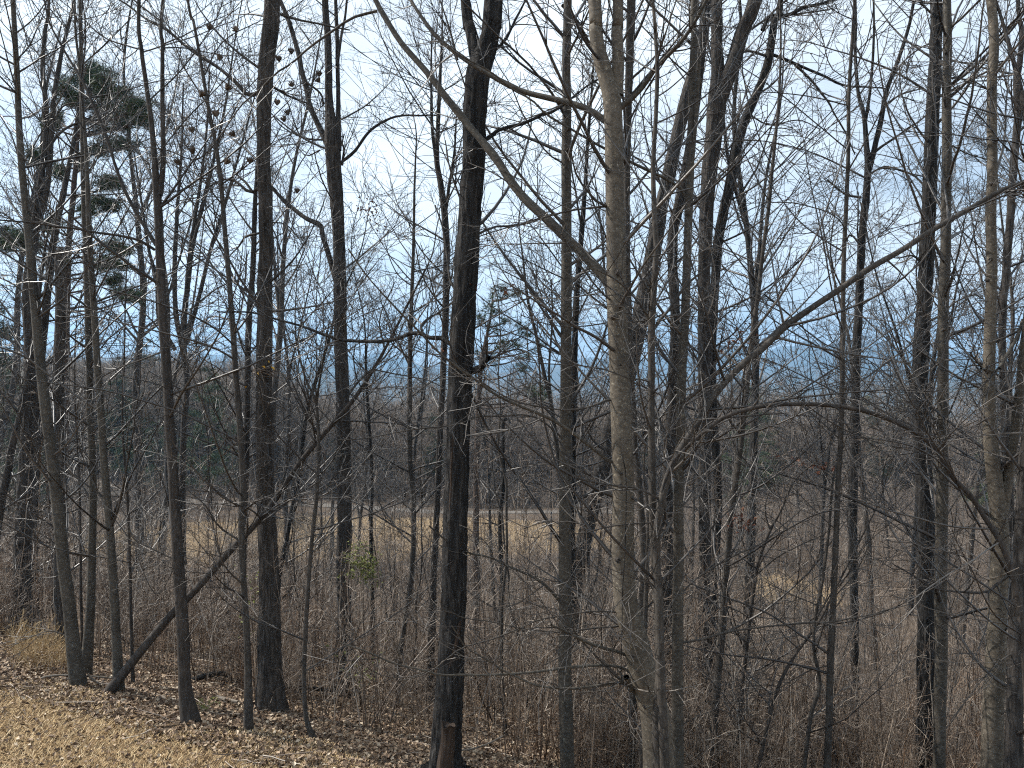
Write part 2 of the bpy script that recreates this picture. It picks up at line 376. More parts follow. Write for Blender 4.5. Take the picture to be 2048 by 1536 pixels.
def strip(name, line, w, mat, lift=0.05):
    c = curve_pts(np.array(line, float), 90); c = c[:, :2]
    t = np.gradient(c, axis=0); t /= np.linalg.norm(t, axis=1, keepdims=True); nrm = np.stack([-t[:, 1], t[:, 0]], 1)
    rows = []
    for k in np.linspace(-.5, .5, 7):
        q = c + nrm * k * w; rows.append(np.stack([q[:, 0], q[:, 1], height(q[:, 0], q[:, 1]) + lift + 0.12 * (1 - (2 * k) ** 2)], 1))
    V = np.stack(rows, 1).reshape(-1, 3)
    ii = np.arange(89)[:, None]; jj = np.arange(6)[None, :]
    F = np.stack([ii * 7 + jj, ii * 7 + jj + 1, (ii + 1) * 7 + jj + 1, (ii + 1) * 7 + jj], -1).reshape(-1, 4)
    o = link(bpy.data.objects.new(name, mesh_np(name, V, F, mat))); o['kind'] = 'structure'; return o
mg, ntg, bg = new_mat('gravel'); gn = N(ntg, 'ShaderNodeTexNoise', {'Scale': 3.0, 'Detail': 8, 'Roughness': .75}); gr = ramp(ntg, [(.3, (.08, .07, .06)), (.7, (.18, .16, .14))])
ntg.links.new(gn.outputs['Fac'], gr.inputs['Fac']); ntg.links.new(gr.outputs[0], bg.inputs['Base Color']); bg.inputs['Roughness'].default_value = .95
gt = N(ntg, 'ShaderNodeNewGeometry'); ntg.links.new(gt.outputs['Position'], gn.inputs['Vector'])
strip('gravel_road', [(-78, 104), (-60, 93), (-44, 84), (-30, 79), (-14, 76), (2, 75), (12, 76), (20, 79), (30, 88)], 1.9, mg, 0.03)

# ------------------------------------------------------------------ traced trees
STYLE = {'smooth': M_SMOOTH, 'pale': M_PALE, 'young': M_YOUNG, 'brown': M_BROWN, 'shag': M_SHAG, 'black': M_BLACK, 'rough': M_ROUGH}
SHAPE = {'smooth': 'smooth', 'pale': 'smooth', 'young': 'young', 'brown': 'young', 'shag': 'shag', 'black': 'black', 'rough': 'rough'}
TREE_XY = []
def px_path(pts, d0, d1=None, w0=None, w1=None):
    """rows (px,py[,w]) -> world rows with radius"""
    n = len(pts); out = []
    d1 = d0 if d1 is None else d1
    seg = [0.0]
    for a, b in zip(pts[:-1], pts[1:]): seg.append(seg[-1] + math.hypot(b[0] - a[0], b[1] - a[1]))
    for k, p in enumerate(pts):
        f = seg[k] / seg[-1]; d = d0 + (d1 - d0) * f
        w = p[2] if len(p) > 2 else w0 + (w1 - w0) * f
        q = P(p[0], p[1], d); cs_ = .95 / math.sqrt(1 + ((p[0] - 1024) / FPX) ** 2); out.append([q[0], q[1], q[2], max(w * cs_ * d / FPX / 2, 0.0025)])
    return np.array(out)
def wiggle(c, amp, r):
    n = len(c); w = noise_rows(n, 3, max(2, n / 9), r) * amp
    w[0] = 0; c = c.copy(); c[:, :3] += w * np.linspace(0.1, 1, n)[:, None]; return c
def make_tree(name, label, cat, style, d, stems, branches=(), twigs=(26, 1.0, 2.4), top=4.5, ang=(38, 75), up=0.55, tw=(0.12, 1.0), seed=None, flare=1.45, group=None, fine=1, broken=False, hide_base=False, extras=None):
    """stems: lists of (px,py,w) from the TOP down to the base; the first one reaches the ground"""
    r = np.random.default_rng(abs(hash_(name + label)) % 99991 if seed is None else seed)
    b = stems[0][-1]
    if d is None: d = hit(b[0], b[1])
    main = px_path(stems[0], d)[::-1]
    x, y = main[0, 0], main[0, 1]; g = hz(x, y)
    z0 = main[0, 2]
    if z0 > g + 0.05:
        w = main[0, 3]; main = np.vstack([[x, y, g - 0.12, w * 1.25 * flare], [x, y, g + 0.12, w * 1.15 * flare], [x, y, g + min(.5, (z0 - g) * .6), w * 1.12], main])
    else:
        w = main[0, 3]; main = np.vstack([[x, y, g - 0.15, w * flare], main]); main[1, 3] *= (flare + 1) / 2
    base = np.array([x, y, g])
    TREE_XY.append((x, y))
    root = empty(name, base); tag(root, label, cat, group)
    paths = []
    def extend(c):
        if top <= 0 or broken: return c
        a, e = c[-2], c[-1]; t = e[:3] - a[:3]; t /= np.linalg.norm(t); t = t * 0.6 + np.array([0, 0, .4]); t /= np.linalg.norm(t)
        p1 = e[:3] + t * top * .5 + r.standard_normal(3) * .1; t2 = t + r.standard_normal(3) * .12; p2 = p1 + t2 * top * .5
        return np.vstack([c, [*p1, e[3] * .65], [*p2, max(.004, e[3] * .2)]])
    main = extend(main)
    V, F = log_mesh(main, SHAPE[style], r)
    link(bpy.data.objects.new('trunk', mesh_np('trunk', V - base, F, STYLE[style])), root)
    paths.append(main)
    for s in stems[1:]:
        c = px_path(s, d, d)[::-1]; dd = r.uniform(-.25, .25)
        c[:, 1] += dd * np.linspace(0, 1, len(c)); 
        if s[0][1] <= 5: c = extend(c)
        V, F = log_mesh(c, SHAPE[style], r)
        link(bpy.data.objects.new('stem', mesh_np('stem', V - base, F, STYLE[style])), root)
        paths.append(c)
    if style in ('smooth', 'pale', 'young') and main[:, 3].mean() > .03:
        sb = Bag(); cc = curve_pts(main, 200)
        for _ in range(26):
            q = cc[int(r.integers(3, 150))]; a = r.uniform(PI * .9, PI * 2.1); nrm = np.array([math.cos(a), math.sin(a), 0.]); w = q[3] * r.uniform(.18, .4); c0 = q[:3] + nrm * q[3] * .93
            for sgn in (-1, 1):
                tv = np.array([-nrm[1], nrm[0], 0]); arc = np.stack([c0 + tv * sgn * w * k - np.array([0, 0, w * .55 * k ** 1.4]) - nrm * q[3] * .08 * k * k for k in (0, .35, .7, 1.0)])
                V, F = tubes_np(arc[None], np.array([[w * .3, w * .24, w * .16, w * .05]]), 6); sb.add(V, F)
        me = sb.mesh('branch_scars', M_BROWN); me.transform(__import__('mathutils').Matrix.Translation(-Vector(base)))
        link(bpy.data.objects.new('branch_scars', me), root)['kind'] = 'stuff'
    bp = []
    for br in branches:
        pts, w0, w1 = br[0], br[1], br[2]
        Lm = sum(math.hypot(q[0] - p[0], q[1] - p[1]) for p, q in zip(pts[:-1], pts[1:])) * d / FPX
        dd = br[3] if len(br) > 3 else r.uniform(-.28, .28) * Lm
        c = px_path(pts, d, d + dd, w0, w1)
        n = max(8, int(Lm / .09)); c = wiggle(curve_pts(c, n), 0.006 + 0.003 * Lm, r); c[:, 3] = np.maximum(c[:, 3], .0025)
        V, F = tubes_np(c[None, :, :3], c[None, :, 3] * (1 + .05 * r.standard_normal(n)), 8 if w0 > 7 else 6)
        link(bpy.data.objects.new('branch', mesh_np('branch', V - base, F, (M_SMOOTH if style == 'pale' else STYLE[style]) if w0 > 6 else M_YOUNG)), root)
        bp.append(c)
    bag = Bag()
    nb, l0, l1 = twigs
    K0 = 24
    def rs(c): q = curve_pts(c, K0); return q[:, :3], q[:, 3]
    tp, tr = zip(*[rs(c) for c in paths]); TP, TR = np.array(tp), np.array(tr)
    sc = d / 9.0
    if nb > 0:
        per = max(1, int(1.25 * nb / len(paths))); l0, l1 = l0 * 1.2, l1 * 1.5
        A, AR = grow(TP, TR, per, tw[0], tw[1], l0, l1, ang, 14, up, .16, .42, .0036 * max(1, sc * .7), r, rmax=.019 * max(1, sc * .6), lscale=.45)
        V, F = tubes_np(A, AR, 4); bag.add(V, F)
    else: A, AR = np.zeros((0, 14, 3)), np.zeros((0, 14))
    if bp:
        tp, tr = zip(*[((lambda q: (q[:, :3], q[:, 3]))(curve_pts(c, 14))) for c in bp])
        BP, BR = np.array(tp), np.array(tr)
        A2, AR2 = grow(BP, BR, 7, .12, .98, .35 * sc ** .5, 1.1 * sc ** .5, (30, 65), 9, .25, .16, .6, .0030 * max(1, sc * .7), r, rmax=.009 * max(1, sc * .6))
        V, F = tubes_np(A2, AR2, 3); bag.add(V, F)
        A3, AR3 = grow(A2, AR2, 4, .2, 1, .15, .5, (25, 60), 5, .2, .18, .7, .0022 * max(1, sc * .7), r); V, F = tubes_np(A3, AR3, 3); bag.add(V, F)
    if len(A):
        m2 = int(6 * fine)
        B2, BR2 = grow(A, AR, m2, .15, 1, .3 * sc ** .4, .95 * sc ** .4, (25, 58), 7, .2, .16, .7, .0028 * max(1, sc * .7), r, rmax=.008 * max(1, sc * .7)); V, F = tubes_np(B2, BR2, 3); bag.add(V, F)
        B3, BR3 = grow(B2, BR2, 3, .2, 1, .12, .4, (25, 60), 4, .15, .2, .75, .0021 * max(1, sc * .7), r); V, F = tubes_np(B3, BR3, 3); bag.add(V, F)
    if bag.n:
        me = bag.mesh('twigs', M_TWIG); me.transform(__import__('mathutils').Matrix.Translation(-Vector(base)))
        o = link(bpy.data.objects.new('twigs', me), root); o['kind'] = 'stuff'
    return root, base, d, r
def hash_(s):
    h = 7
    for ch in s: h = (h * 131 + ord(ch)) % 1000003
    return h
def add_knots(tree, spots, style='black', size=9):
    root, base, d, r = tree
    for (px, py) in spots:
        w = size * d / FPX / 2
        p = P(px, py, d); n = P(px, py, d - 0.2) - p; n /= np.linalg.norm(n)
        surf = tree_r = r.uniform(.9, 1.1)
        c = np.array([[*(p - n * 0.0), w], [*(p + n * w * 1.0 + [0, 0, w * .2]), w * .95], [*(p + n * w * 1.6 + [0, 0, w * .5]), w * .45]])
        yield c, root, base
def knot_parts(tree, spots, rad_px, size=10):
    """small dark branch scars on the side of the trunk towards the lawn"""
    root, base, d, r = tree
    R_ = rad_px * d / FPX / 2
    for px, py in spots:
        w = size * d / FPX / 2 * r.uniform(.8, 1.2)
        p = P(px, py, d); ax = p - np.array([0, 0, EYE]); ax[2] = 0; ax /= np.linalg.norm(ax)
        c = p - ax * (R_ - w * .7)
        rows = np.array([[*c, w * 1.25], [*(c - ax * w * .9 + [0, 0, w * .25]), w * .95], [*(c - ax * w * 1.25 + [0, 0, w * .4]), w * .25]])
        cc = curve_pts(rows, 7); s = 10
        V, F = tubes_np(cc[None, :, :3], cc[None, :, 3], s)
        link(bpy.data.objects.new('knot', mesh_np('knot', V - base, F, M_BROWN)), root)

T = make_tree
# --- left group on the lawn edge
t1 = T('smooth_barked_tree', 'leftmost smooth grey tree at the lawn edge, bowing right towards its foot', 'tree', 'smooth', None,
  [[(25,0,11),(33,133,13),(40,267,15),(50,400,17),(60,483,19),(66,560,21),(80,720,23),(98,860,25),(112,980,26),(127,1120,28),(143,1250,30),(157,1375,33)]],
  [([(36,190),(15,120),(0,60),(-20,0)],5,2), ([(52,380),(30,290),(0,230),(-40,190)],5,2),([(45,330),(80,270),(150,150),(240,60)],4,1.5),
   ([(84,740),(50,715),(0,695),(-60,680)],6,3),([(95,840),(150,870),(200,885),(290,905)],3,1.5),([(135,1160),(80,1142),(0,1137)],3,1.5),
   ([(140,1275),(100,1262),(50,1280),(0,1310)],3,1.2),([(128,1100),(70,1060),(0,1050)],3,1.2)], (30,.9,2.2))
t2 = T('smooth_barked_tree', 'straight smooth tree just right of the bowed tree at the lawn edge', 'tree', 'smooth', hit(172,1352),
  [[(160,0,8),(163,150,10),(166,300,12),(171,480,14),(176,640,15),(180,800,16),(186,960,17),(184,1100,18),(180,1230,21),(172,1350,24)]],
  [([(164,130),(220,80),(300,-10)],4,2),([(168,330),(110,230),(60,100),(30,0)],4,2),([(172,520),(130,505),(60,520),(0,470)],4,1.5),
   ([(175,600),(230,640),(280,700)],3,1.2),([(180,780),(140,760),(90,700)],3,1.3)], (26,.8,2.0))
t3 = T('smooth_barked_tree', 'smooth tree with the fallen trunk leaning away from beside its foot', 'tree', 'smooth', hit(238,1385),
  [[(150,0,5),(160,150,6),(172,300,8),(178,440,12),(183,540,13),(192,680,15),(200,800,16),(208,920,17),(217,1030,18),(226,1160,20),(233,1280,21),(237,1392,24)]],
  [([(225,1120),(280,1080),(340,1060)],3,1.2),([(208,905),(260,860),(320,800),(350,720)],3,1.3),([(196,760),(230,740),(330,700)],3,1.3),
   ([(214,1000),(160,960),(100,920),(60,880)],4,1.5)], (24,.8,2.0))
t4 = T('forked_tree', 'brown barked tree forking into two close upright stems high up', 'tree', 'brown', None,
  [[(277,0,8),(283,100,9),(292,167,10),(301,233,11),(307,300,13),(313,370,16),(317,430,19),(320,520,19),(326,640,20),(334,760,21),(342,880,22),(350,1000,23),(356,1120,25),(364,1250,27),(370,1370,29),(382,1448,38)],
   [(315,0,8),(317,83,9),(319,167,10),(322,260,11),(325,320,12),(320,390,14)]],
  [([(312,490),(277,433),(233,343),(213,277),(187,207),(160,150),(130,100),(100,43),(86,-10)],9,4,.6),
   ([(310,500),(270,478),(200,465),(130,455),(60,448),(-10,440)],7,4,-.8),
   ([(287,100),(250,90),(200,70),(120,0)],4,2),([(300,200),(380,120),(430,40),(450,-20)],4,2),
   ([(322,300),(370,240),(430,180),(500,110)],4,1.6),([(334,700),(280,720),(200,750)],4,1.4),([(350,1120),(300,1095),(268,1080),(250,1030),(230,1000)],3,1.3),
   ([(352,1130),(310,1190),(270,1090),(235,1060)],2.5,1)], (34,.8,2.0))
t5 = T('slender_tree', 'slender dark pole left of the shaggy trunk, curving gently leftwards as it rises', 'tree', 'young', None,
  [[(375,-4,6),(387,43,6.5),(403,133,7.5),(420,233,8.5),(433,300,9.5),(443,383,10),(450,467,11),(458,560,12),(467,680,13),(478,830,14),(487,970,15),(483,1060,15),(488,1180,15),(495,1310,16),(497,1465,20)]],
  [([(433,300),(455,250),(478,200),(520,150),(570,90)],4,1.5),([(428,290),(390,320),(330,300),(250,290)],4,1.4),([(410,150),(440,90),(500,50),(560,20)],3.5,1.3),
   ([(446,410),(480,340),(520,300),(580,270)],3,1.2),([(478,1080),(440,1055),(410,1010),(370,970)],5,2),([(480,840),(520,870),(560,900),(590,950)],3,1.2)], (26,.7,1.8))
t6 = T('shaggy_barked_tree', 'stout grey tree with shaggy peeling bark left of centre, foot in the leaf litter', 'tree', 'shag', None,
  [[(545,-4,33),(535,100,33),(528,200,31),(527,300,28),(530,420,29),(531,560,31),(529,700,33),(528,820,34),(530,940,36),(534,1060,39),(537,1160,43),(539,1260,48),(541,1350,53),(543,1425,62)]],
  [([(520,185),(495,190),(477,170),(433,133),(400,110),(367,87),(333,60),(290,37),(225,-10)],10,3.5,.5),
   ([(522,372),(503,386),(487,376),(470,360),(445,359),(420,372)],9,3,.2),([(505,384),(492,365),(470,345),(462,310)],6,2,.2),
   ([(520,466),(500,470),(488,476),(480,492),(462,510)],6,3,.2),([(540,445),(566,446),(582,458),(600,478)],3.5,2,.3),
   ([(540,170),(575,190),(612,206)],6,4,.4),([(535,20),(580,35),(640,48),(700,60)],6,3,.5),([(545,720),(520,700),(480,690),(430,700)],3,1.5,.4)], (20,.8,1.8), tw=(.35,1), ang=(45,80))
t7 = T('furrowed_tree', 'brown furrowed tree splitting into several upright limbs, second thick trunk from the shaggy one', 'tree', 'rough', 12.5,
  [[(650,-4,13),(654,67,14),(657,150,15),(660,220,18),(664,270,30),(668,340,31),(674,410,27),(678,480,25),(680,560,26),(682,700,27),(687,850,28),(689,1000,29),(688,1150,31),(690,1330,34)],
   [(667,-4,8),(672,117,9),(675,200,10),(677,300,14)],[(692,-4,5),(682,67,6),(674,130,8)]],
  [([(655,292),(645,267),(619,210),(609,160),(595,107),(579,50),(558,-10)],13,9,.4),
   ([(672,560),(659,515),(645,473),(640,450),(612,437),(579,410),(545,377),(515,345)],13,7,.8),
   ([(682,325),(712,300),(739,263),(772,240),(812,230),(879,233)],7,3,-.5),
   ([(655,280),(620,278),(590,268),(560,250),(545,232)],5,2.5),([(684,330),(688,300),(684,285),(690,270)],6,3,.2),
   ([(640,300),(610,310),(580,270)],3,1.5),([(690,800),(720,760),(780,700),(830,600)],5,2),([(612,165),(640,185),(648,210)],5,4)], (28,1.0,2.6), tw=(.3,1))
t8 = T('black_barked_tree', 'thick black trunk with deep furrows in the middle, forking near the top', 'tree', 'black', hit(891, 1575),
  [[(986,-4,37),(982,50,38),(972,95,41),(957,140,49),(951,200,48),(950,280,46),(947,340,46),(941,400,46),(936,470,47),(930,550,48),(926,640,49),(923,720,50),(919,800,48),(916,900,47),(913,1000,49),(910,1120,50),(906,1240,52),(900,1350,56),(894,1450,62),(890,1540,72)],
   [(929,-4,22),(938,40,23),(947,80,26),(955,130,30)]],
  [([(963,285),(975,281),(986,267),(1007,257),(1053,246),(1077,232),(1123,214),(1172,176),(1207,151)],9,3,.5),
   ([(950,472),(961,467),(986,454),(1032,450),(1074,436),(1110,425)],6,3,.6),
   ([(985,105),(1010,80),(1032,35),(1058,-10)],7,4,.3),
   ([(917,705),(903,690),(885,677),(855,675),(835,664),(815,668),(790,678),(740,682),(680,680),(640,669),(600,655),(550,640),(500,626),(430,624)],10,3,1.0),
   ([(850,674),(842,655),(856,638),(880,625)],7,4,.3),
   ([(945,742),(962,735),(972,722),(978,716)],17,12,-.35),([(974,722),(1005,706),(1035,697),(1065,712),(1090,760)],5,2,-.5),
   ([(915,120),(900,60),(880,0)],5,3),([(928,420),(905,350),(890,280)],5,2.5),([(925,600),(900,560),(890,480),(870,410)],6,3,.6)], (10,.9,2.2), tw=(.4,1), top=5)
# split wood on the black trunk and the snag beside it
root8, base8, d8, r8 = t8
for pts in ([(909,840,3),(905,900,5),(902,980,7),(901,1060,7),(901,1140,5),(905,1200,3)], [(921,1235,4),(914,1270,9),(903,1310,8),(893,1345,3)]):
    c = px_path(pts, d8); c = curve_pts(c, 50)
    ax = c[:, :3] - np.array([0, 0, EYE]); ax[:, 2] = 0; ax /= np.linalg.norm(ax, axis=1)[:, None]
    c[:, :3] -= ax * (49 * d8 / FPX / 2 * .86)
    s = 10; rad = c[:, 3][:, None] * (1 + .25 * noise_rows(50, s, 6, r8))
    V, F = tubes_np(c[None, :, :3], rad[None], s)
    o = link(bpy.data.objects.new('split_wood', mesh_np('split_wood', V - base8, F, M_RAW)), root8); o['label'] = 'strip of rust brown wood where the bark has split away'

t9 = T('smooth_barked_tree', 'smooth grey pole standing between the black trunk and the big pale forked tree', 'tree', 'smooth', 7.6,
  [[(1136,-4,17),(1134,200,19),(1134,400,21),(1133,600,23),(1132,800,24),(1131,1000,25),(1130,1200,27),(1132,1400,29),(1134,1540,31)]],
  [([(1137,1222),(1123,1207),(1102,1182),(1067,1154),(1014,1130),(979,1116),(933,1101),(891,1080),(860,1050)],7,3,-.7),
   ([(1132,885),(1120,873),(1084,841),(1049,830),(996,830),(944,838),(891,855),(785,866),(680,880)],4.5,2.5,-1),
   ([(1125,10),(1160,50),(1190,110),(1210,150)],8,4,.6),([(1134,330),(1090,300),(1040,215),(1010,150),(985,100)],4,1.6,-.4),
   ([(1133,560),(1070,530),(1010,500),(960,490)],3,1.3,-.5)], (30,.9,2.4))
knot_parts(t9, [(1136,52),(1137,262),(1137,302),(1129,960),(1128,990),(1136,1215),(1128,1450)], 22, 7)
t10 = T('pale_forked_tree', 'largest pale smooth tree, forked at the top and curving right at its foot', 'tree', 'pale', 6.3,
  [[(1189,-4,27),(1192,50,28),(1200,100,30),(1212,145,34),(1224,190,38),(1228,250,39),(1229,330,39),(1231,450,40),(1233,560,41),(1236,660,42),(1240,760,43),(1243,860,44),(1246,960,46),(1246,1060,47),(1246,1130,48),(1251,1205,50),(1265,1265,55),(1281,1325,60),(1297,1380,62),(1309,1430,63),(1315,1490,66),(1317,1545,70)],
   [(1236,-4,22),(1234,60,23),(1236,120,25),(1233,190,28)]],
  [([(1232,582),(1200,543),(1167,508),(1124,467),(1091,436),(1057,405),(1022,362),(995,322),(962,279),(929,238),(895,198),(862,158),(825,114),(795,77),(759,20),(740,-20)],23,10,.9),
   ([(1228,258),(1211,242),(1194,230),(1164,214),(1124,204),(1057,184),(1024,172),(979,148),(925,114),(879,77),(845,37),(815,-10)],15,7,.7),
   ([(1232,225),(1241,214),(1257,203),(1291,167),(1314,133),(1354,93),(1377,63),(1394,33),(1412,-10)],12,7,-.4),
   ([(1228,414),(1215,411),(1197,407),(1174,380),(1151,347),(1140,300)],6,3,-.3),
   ([(1220,412),(1170,417),(1112,428),(1057,443),(1020,452),(960,470)],5,2.5,-.4),
   ([(1240,925),(1218,922),(1172,887),(1137,859),(1102,838),(1049,816),(996,792),(951,760),(891,718),(838,658),(790,610),(740,560),(700,500)],8,3,-.9),
   ([(1236,800),(1218,799),(1172,816),(1127,820),(1084,813),(1032,802),(986,778),(950,750)],5,2.5,-.6),
   ([(1262,1345),(1247,1336),(1207,1330),(1137,1334),(1067,1344),(1014,1349),(926,1351),(877,1348),(845,1337),(785,1323),(733,1302),(680,1284)],7,3,-.7),
   ([(1275,1392),(1262,1378),(1243,1365),(1190,1372),(1130,1377),(1084,1372),(1032,1351),(979,1326),(926,1288),(900,1250)],7,2.5,-.5),
   ([(1262,1378),(1252,1354)],15,13,-.35),
   ([(1252,1310),(1243,1305),(1172,1284),(1120,1256),(1102,1247)],8,5,-.6),
   ([(1262,1376),(1243,1362),(1190,1312),(1148,1267),(1120,1200)],5,3,-.3),
   ([(1246,1225),(1221,1224),(1172,1223),(1120,1232),(1067,1242),(996,1277),(944,1288),(909,1305),(860,1345),(800,1370)],4,2,-.7),
   ([(1250,1250),(1232,1253),(1172,1258),(1120,1265),(1049,1258),(989,1246),(926,1239),(880,1215)],4,2,-.6),
   ([(1240,610),(1213,595),(1180,560),(1140,500)],5,2.5,-.3),
   ([(754,22),(700,38),(640,80),(590,120),(545,152),(480,215),(430,280)],6,2.5,.3)], (20,.8,2.0), fine=.8)
knot_parts(t10, [(1237,548),(1226,636),(1243,945),(1240,968),(1236,1115),(1243,1140),(1306,1452),(1290,1405)], 42, 9)
t11 = T('slender_tree', 'slender stem rising right against the foot of the largest pale tree', 'tree', 'young', 6.0,
  [[(1306,-4,7),(1311,67,8),(1314,133,9),(1311,233,9),(1306,333,10),(1309,433,11),(1313,500,12),(1309,570,13),(1303,650,15),(1303,750,15),(1303,850,15),(1305,960,16),(1306,1060,17),(1312,1160,18),(1317,1260,19),(1319,1350,20),(1316,1440,24),(1322,1545,34)]],
  [([(1304,1040),(1330,1040),(1328,1000),(1310,995),(1278,980),(1225,968),(1172,957),(1158,954)],6,5,-.3),
   ([(1303,765),(1295,760),(1260,757),(1207,739),(1155,732),(1102,728),(1049,718),(1000,705)],3.5,2,-.4),
   ([(1308,1045),(1250,1048),(1200,1058),(1150,1070),(1108,1045),(1050,1060)],4,2,-.4),
   ([(1306,660),(1320,640),(1345,610),(1375,570),(1420,530)],7,4,.3),([(1310,660),(1295,640),(1290,624)],4,2.5),
   ([(1306,650),(1280,610),(1240,565),(1195,540)],5,3,-.3),
   ([(1318,1200),(1310,1170),(1280,1160),(1250,1190),(1225,1220),(1220,1255)],3.5,1.5,-.4),
   ([(1318,1290),(1310,1190),(1285,1162)],4,3)], (20,.7,1.8))
t12 = T('smooth_barked_tree', 'smooth dark grey pole directly right of the largest pale tree, one long limb reaching left', 'tree', 'smooth', 6.7,
  [[(1389,-4,15),(1389,67,15),(1386,133,16),(1384,217,16),(1381,283,17),(1379,367,18),(1377,433,18),(1374,500,18),(1370,620,19),(1364,750,20),(1360,900,21),(1357,1050,22),(1356,1200,24),(1355,1350,25),(1356,1545,27)],
   [(1400,-4,6),(1394,120,7),(1389,240,8),(1380,385,9)]],
  [([(1372,398),(1364,378),(1324,353),(1291,337),(1241,313),(1191,287),(1141,257),(1091,227),(1057,197),(1024,180),(960,130),(890,85)],7,2.5,-.5),
   ([(1357,1285),(1400,1280),(1450,1265),(1550,1250),(1650,1245),(1700,1238),(1760,1230),(1850,1200)],5,2,.5),
   ([(1360,1190),(1400,1150),(1470,1110),(1530,1080),(1600,1020)],4.5,2,.5),([(1380,285),(1440,282),(1530,284),(1600,300)],3.5,1.5,.4),
   ([(1362,610),(1300,640),(1240,645),(1170,655),(1100,650),(1040,630)],4,2,-.5),
   ([(1364,750),(1330,700),(1290,640)],3,1.5)], (30,.8,2.2))
knot_parts(t12, [(1381,145),(1379,350),(1376,430),(1371,600),(1352,1225),(1354,1330),(1353,1440)], 19, 6)
t13 = T('leaning_tree', 'rough brown trunk leaning steeply to the right behind the largest pale tree', 'tree', 'rough', 15.5,
  [[(1416,-4,20),(1400,100,24),(1377,183,26),(1357,267,27),(1334,367,28),(1316,450,30),(1300,540,33),(1285,620,34),(1266,700,35),(1243,790,34),(1222,860,33),(1203,940,33),(1185,1010,32),(1166,1090,32),(1148,1190,34)]],
  [([(1210,905),(1180,870),(1150,800),(1165,740)],5,2),([(1330,380),(1290,330),(1250,300)],5,2)], (24,1.2,3), tw=(.3,1))
t40 = T('leaning_tree', 'dark trunk bent right above, seen between two smooth poles at right of centre', 'tree', 'rough', 12.0,
  [[(1412,-4,15),(1404,100,17),(1390,220,19),(1377,310,20),(1360,400,21),(1345,480,21),(1350,620,20),(1346,760,22),(1340,880,23),(1335,1000,24),(1333,1200,26),(1331,1450,28)]],
  [], (26,1.0,2.6), tw=(.25,1))
tB = T('furrowed_tree', 'rough trunk dividing into two heavy limbs near the top, right of the dark grey pole', 'tree', 'rough', 11.5,
  [[(1434,-4,22),(1434,80,24),(1436,150,28),(1434,200,38),(1428,270,36),(1420,340,32),(1413,420,29),(1409,520,27),(1408,640,26),(1408,760,25),(1409,900,25),(1410,1050,25),(1408,1200,25),(1406,1350,26),(1404,1520,28)],
   [(1506,-4,27),(1482,65,29),(1458,145,31),(1437,210,32)]],
  [([(1500,60),(1530,40),(1560,10),(1590,-10)],6,4),([(1412,520),(1450,460),(1500,420),(1560,390)],4,2),([(1408,700),(1440,640),(1490,600)],4,2)], (34,1.0,2.8), tw=(.25,1))
tC = T('leaning_tree', 'dark trunk leaning right across the sky with long crooked limbs over the far hills', 'tree', 'black', 12.2,
  [[(1562,-4,12),(1548,50,16),(1535,130,18),(1508,200,19),(1481,267,20),(1457,383,21),(1437,480,21),(1428,600,19),(1424,720,18),(1428,850,17),(1436,980,18),(1430,1120,18),(1424,1300,20)]],
  [([(1535,115),(1546,110),(1603,133),(1653,153),(1686,170),(1736,173),(1775,180)],8,3.5,.6),([(1590,130),(1612,150),(1636,177),(1663,217),(1689,260),(1710,310)],6,3,.6),
   ([(1525,60),(1540,33),(1576,30),(1613,13),(1683,-4),(1730,-20)],10,5,.4),([(1530,40),(1600,28),(1660,20)],5,3,.4),([(1532,112),(1500,102),(1450,110)],6,4,-.4),
   ([(1500,230),(1540,250),(1600,240),(1640,260)],4,2)], (30,1.0,2.8), tw=(.3,1))
t23 = T('slender_tree', 'slender grey tree leaning slightly right, in front of the wooded valley right of centre', 'tree', 'young', 8.6,
  [[(1560,-4,4),(1561,100,5),(1558,190,6),(1551,273,7),(1543,350,8),(1536,430,8.5),(1525,510,9),(1515,600,10),(1502,700,11),(1491,800,12),(1480,900,12.5),(1466,1000,13.5),(1455,1100,14.5),(1445,1250,16),(1432,1400,18),(1418,1545,20)]],
  [([(1522,535),(1560,470),(1620,400),(1690,340)],3,1.4),([(1510,640),(1460,560),(1430,500)],3,1.4),([(1530,590),(1580,630),(1650,690),(1740,720),(1800,770)],4,2,.5),
   ([(1480,910),(1530,960),(1590,980)],3,1.3),([(1448,1210),(1500,1240),(1560,1330)],3,1.3)], (34,.9,2.2))
t14 = T('slender_tree', 'straight slender pole standing clear against the far blue hills on the right', 'tree', 'young', 7.8,
  [[(1709,-4,7.5),(1703,100,8),(1698,200,8.5),(1697,300,9),(1693,400,10),(1688,500,10.5),(1686,600,11),(1685,720,11.5),(1682,850,12),(1675,1000,13),(1669,1150,14.5),(1662,1300,16),(1658,1440,17),(1654,1545,18)]],
  [([(1698,160),(1660,130),(1640,60),(1600,-10)],3,1.3),([(1680,880),(1640,840),(1600,800),(1560,700)],3.5,1.5),([(1672,1060),(1620,1010),(1570,960)],3,1.4),([(1665,1200),(1720,1130),(1760,1030)],3,1.2),
   ([(1660,1330),(1610,1345),(1540,1390)],3,1.2)], (28,.8,2.0))
